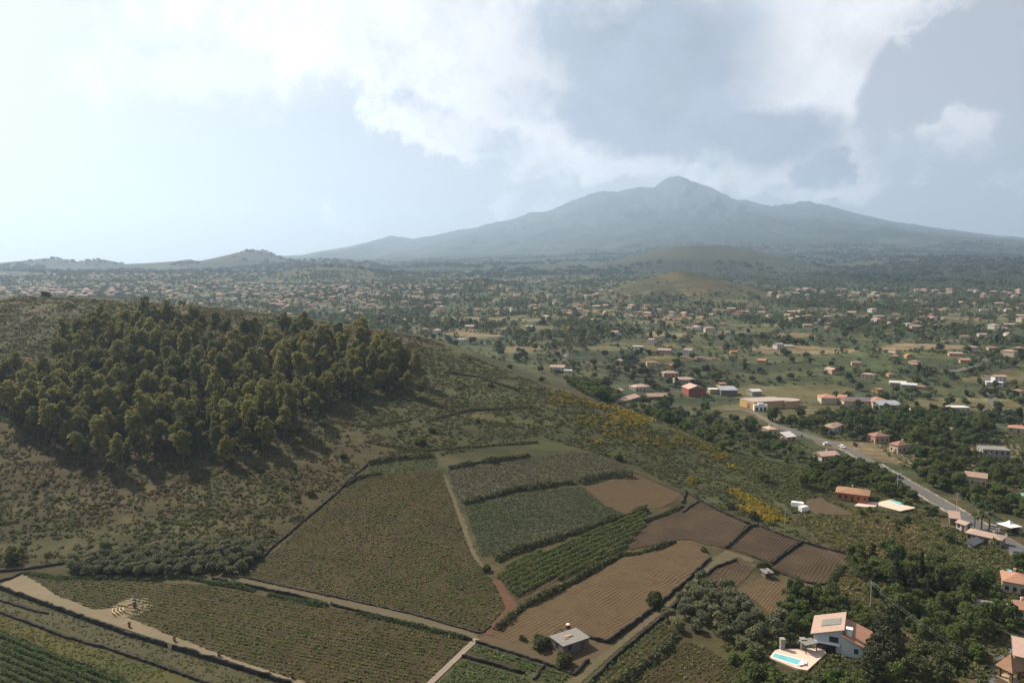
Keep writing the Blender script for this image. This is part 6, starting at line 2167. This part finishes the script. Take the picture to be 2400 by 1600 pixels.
# farthest houses read as specks: one mass
for _ in range(1000):
    u, v = 2400 * VRG.random() ** 1.5, 634 + 66 * VRG.random()
    if 900 < u < 1500 and VRG.random() < .6 or (1450 < u < 1800 and v < 700):
        continue
    if u > 1800 and v < 680:
        continue
    x, y = at_far(u, v, 1300)
    if y < 6000 and fbm(np.array([x]), np.array([y]), 500, 2, 131)[0] > .45:
        stuffP.append((x, y))
fw, fr = MB(), MB()
for x, y in stuffP:
    a = VRG.random() * 3.14
    L, D, h = 9 + 6 * VRG.random(), 8, 3.5 + 3 * VRG.random()
    c_, s_ = math.cos(a), math.sin(a)
    z = lz(x, y)
    T4 = lambda p: (x + c_ * p[0] - s_ * p[1], y + s_ * p[0] + c_ * p[1], z + p[2])
    for g, dst in ((wall_geo('hip', L, D, h, .36), fw), (roof_geo('hip', L, D, h, .36, .4), fr)):
        dst.add([T4(p) for p in g.v], g.f)
tag(obj('distant_village_walls', fw.mesh('distant_village_walls', WALL['cream'])), 'pale walls of the farthest houses in the valley', 'houses', kind='stuff')
tag(obj('distant_village_roofs', fr.mesh('distant_village_roofs', ROOF['pale'])), 'reddish roofs of the farthest houses in the valley', 'houses', kind='stuff')

# trees of the valley: along parcel edges and in clumps
HX = np.array(HOUSES_AT)
cand = np.stack([VRG.uniform(-1700, 1900, 190000), 420 + 2700 * VRG.random(190000) ** 1.35], -1)
cand = cand[np.abs(cand[:, 0]) < cand[:, 1] * .75 + 20]
nearhill = (np.hypot(cand[:, 0], cand[:, 1]) < 640) & (cand[:, 0] < 110)
cand = cand[~nearhill]
cand = cand[(cand[:, 1] > 560) | (cand[:, 0] > 190)]
pl, ed = parcels(cand[:, 0], cand[:, 1])
cl = fbm(cand[:, 0], cand[:, 1], 90, 4, 141)
far = sstep(cand[:, 1], 1200, 2600)
prob = np.maximum(sstep(ed, 7, 2) * .42, sstep(cl, .52, .62) * .8) * (1 - .2 * far) + .05
openf = np.isin(PSEL[pl], (2, 3, 6, 8)) & (ed > 5)
prob = np.where(openf, prob * .08, prob)
c1x, c2x = (1600 - 1200) / FPX * 1600, (1640 - 1200) / FPX * 3600
prob = prob * (1 - .93 * sstep(np.hypot(cand[:, 0] - c1x, cand[:, 1] - 1600), 215, 160)) * (1 - .9 * sstep(np.hypot(cand[:, 0] - c2x, cand[:, 1] - 3600), 600, 480))
cand = cand[VRG.random(len(cand)) < prob]
cand = cand[free(cand, 8)]
dmin = np.full(len(cand), 1e9)
for i in range(0, len(HX), 50):
    h = HX[i:i + 50]
    dx = cand[:, None, 0] * 1.0 - h[None, :, 0]
    dy = cand[:, None, 1] - h[None, :, 1]
    d = np.hypot(dx, dy)
    fr_ = (dy < 0) & (dy > -13) & (np.abs(dx) < 4)
    d = np.where(fr_, 0, d)
    dmin = np.minimum(dmin, d.min(1))
cand = cand[dmin > 7.5]
cz = land(cand[:, 0], cand[:, 1])
cand = cand[seen(cand[:, 0], cand[:, 1], cz, 6.0)]
cand = cand[spaced(cand, 3.6, taken=TREES_AT)]
size = 1.5 + 2.9 * VRG.random(len(cand)) ** 1.7
order = np.argsort(-size / np.hypot(cand[:, 0], cand[:, 1]))
cand, size = cand[order], size[order]
VT = []
for k in range(6):
    r = np.random.default_rng(1200 + k)
    c = ellipsoid_pts(13, r, .75, .75, .62, 1.05, .35)
    Vc, Fc = blob_leaves(c, .30 + .22 * r.random(13), 34, .26, r)
    VT.append(mesh_np('valley_tree', Vc, Fc, LEAF['shade']))
for k in range(2):   # slimmer dark ones
    r = np.random.default_rng(1300 + k)
    c = ellipsoid_pts(11, r, .36, .36, .95, 1.2, .3)
    Vc, Fc = blob_leaves(c, .22 + .14 * r.random(11), 34, .22, r)
    VT.append(mesh_np('valley_tree', Vc, Fc, LEAF['cypress']))


def vt_label(x, y):
    u, v = project(x, y, lz(x, y))
    near = 'near' if v > 860 else 'middle' if v > 800 else 'far'
    if u > 1900:
        return 'dark round tree on the %s right valley floor, %s' % (near, 'by the side road' if u > 2200 else 'by the greenhouses' if u > 2050 else 'behind the solar roofs'), 'valley trees, right'
    if u > 1450:
        return 'dark round tree in the %s central valley, %s' % (near, 'behind the yellow building' if u > 1720 else 'behind the red hall'), 'valley trees, middle'
    return 'dark round tree in the %s valley beyond the hill shoulder' % near, 'valley trees, left'


NIND = 285
for i in range(min(NIND, len(cand))):
    x, y = cand[i]
    s = size[i]
    k = VRG.choice(8, p=[.15] * 6 + [.05] * 2)
    o = obj('valley_tree', VT[k], None, (x, y, lz(x, y) - .2), VRG.random() * 6.283, (s, s, s * (.8 + .35 * VRG.random())))
    lab, grp = vt_label(x, y)
    tag(o, lab if k < 6 else lab.replace('dark round', 'slim dark'), 'tree', grp if k < 6 else 'slim ' + grp)
rest, rs = cand[NIND:14500], size[NIND:14500]
n = len(rest)
print('valley trees', len(cand))
per = 20
d = VRG.normal(size=(n * per, 3))
d /= np.linalg.norm(d, axis=1)[:, None]
kk = np.repeat(np.arange(n), per)
lump = .7 + .3 * VRG.random(n * per)
zz = land(rest[:, 0], rest[:, 1])
cent = np.stack([rest[kk, 0] + d[:, 0] * rs[kk] * .95 * lump, rest[kk, 1] + d[:, 1] * rs[kk] * .95 * lump, zz[kk] + rs[kk] * (.95 + d[:, 2] * .85 * lump)], -1)
Vq, Fq = quads(cent, d + VRG.normal(size=d.shape) * .45, rs[kk] * (.45 + .4 * VRG.random(n * per)), VRG)
tc = np.array((.088, .110, .050))[None] * (.55 + .9 * VRG.random(n))[:, None] * np.array((1, 1, 1))[None]
tc[:, 0] *= (.85 + .45 * VRG.random(n))
tag(obj('distant_trees', mesh_np('distant_trees', Vq, Fq, mat('distant_leaf', (1, 1, 1, 1), .85, .2, .1, attr=True, trans=.3), np.repeat(np.repeat(tc, per, 0), 4, 0))),
    'mass of dark trees and hedges spread over the far valley floor', 'trees', kind='stuff')
# woods on the lower slopes of the mountain: canopy lumps
q = np.stack([VRG.uniform(-2800, 4600, 16000), 1900 + 4300 * VRG.random(16000) ** 1.2], -1)
q = q[(q[:, 1] > 2600) | (q[:, 0] > q[:, 1] * .22)]
q = q[(np.abs(q[:, 0]) < q[:, 1] * .74) & (np.hypot(q[:, 0] - c2x, q[:, 1] - 3600) > 540) & (fbm(q[:, 0], q[:, 1], 300, 3, 151) > .47)]
qz = land(q[:, 0], q[:, 1])
ok = seen(q[:, 0], q[:, 1], qz, 8.0)
q, qz = q[ok][:6000], qz[ok][:6000]
n, per = len(q), 10
d = VRG.normal(size=(n * per, 3))
d /= np.linalg.norm(d, axis=1)[:, None]
d[:, 2] = np.abs(d[:, 2])
kk = np.repeat(np.arange(n), per)
S = 7 + 6 * VRG.random(n)
cent = np.stack([q[kk, 0] + d[:, 0] * S[kk], q[kk, 1] + d[:, 1] * S[kk], qz[kk] + d[:, 2] * S[kk] * .8], -1)
Vq, Fq = quads(cent, d + VRG.normal(size=d.shape) * .4, S[kk] * .9, VRG)
tc = np.array((.052, .070, .038))[None] * (.6 + .8 * VRG.random(n))[:, None]
tag(obj('far_woods', mesh_np('far_woods', Vq, Fq, MATS['distant_leaf'], np.repeat(np.repeat(tc, per, 0), 4, 0))), 'dark woods on the lower slopes of the mountain', 'woods', kind='stuff')

# hedgerows and thickets along the parcel edges, and loose scrub over the valley floor
q = np.stack([VRG.uniform(-900, 1300, 130000), 430 + 1500 * VRG.random(130000) ** 1.3], -1)
q = q[(np.abs(q[:, 0]) < q[:, 1] * .74) & ((q[:, 1] > 560) | (q[:, 0] > 150)) & ~((np.hypot(q[:, 0], q[:, 1]) < 640) & (q[:, 0] < 110))]
pl, ed = parcels(q[:, 0], q[:, 1])
sel = ((ed < 2.2) & (fbm(q[:, 0], q[:, 1], 40, 2, 161) > .40)) | ((VRG.random(len(q)) < .06) & ~np.isin(PSEL[pl], (2, 3, 6)))
q = q[sel]
q = q[free(q, 5)]
q = q[np.min(np.hypot(q[:, None, 0] - HX[None, :, 0], q[:, None, 1] - HX[None, :, 1]), 1) > 7]
q = q[seen(q[:, 0], q[:, 1], land(q[:, 0], q[:, 1]), 2.0)][:11000]
plants('hedgerows', q, 1.5, 1.5, (.085, .105, .05), (.12, .13, .06), 'dark green hedgerows and thickets along the field edges of the valley', 'hedgerow', per=6, size=1.35, seed=91)

# ------------------------------------------------------------------ hazy air round the whole scene
def build_haze():
    b = MB().box(-16000, 16000, -17500, 17500, -25, 1850)
    mt = bpy.data.materials.new('hazy_air')
    mt.use_nodes = True
    T = NT(mt.node_tree)
    out = T.n('ShaderNodeOutputMaterial')
    pv = T.n('ShaderNodeVolumePrincipled')
    pv.inputs['Color'].default_value = (0.50, 0.67, 0.89, 1)
    pv.inputs['Density'].default_value = HAZE
    pv.inputs['Anisotropy'].default_value = 0.40
    T.t.links.new(pv.outputs[0], out.inputs['Volume'])
    o = obj('haze', b.mesh('haze', mt))
    tag(o, 'pale blue haze filling the air over the valley', 'haze', kind='stuff')


HAZE = 0.88e-4
build_haze()
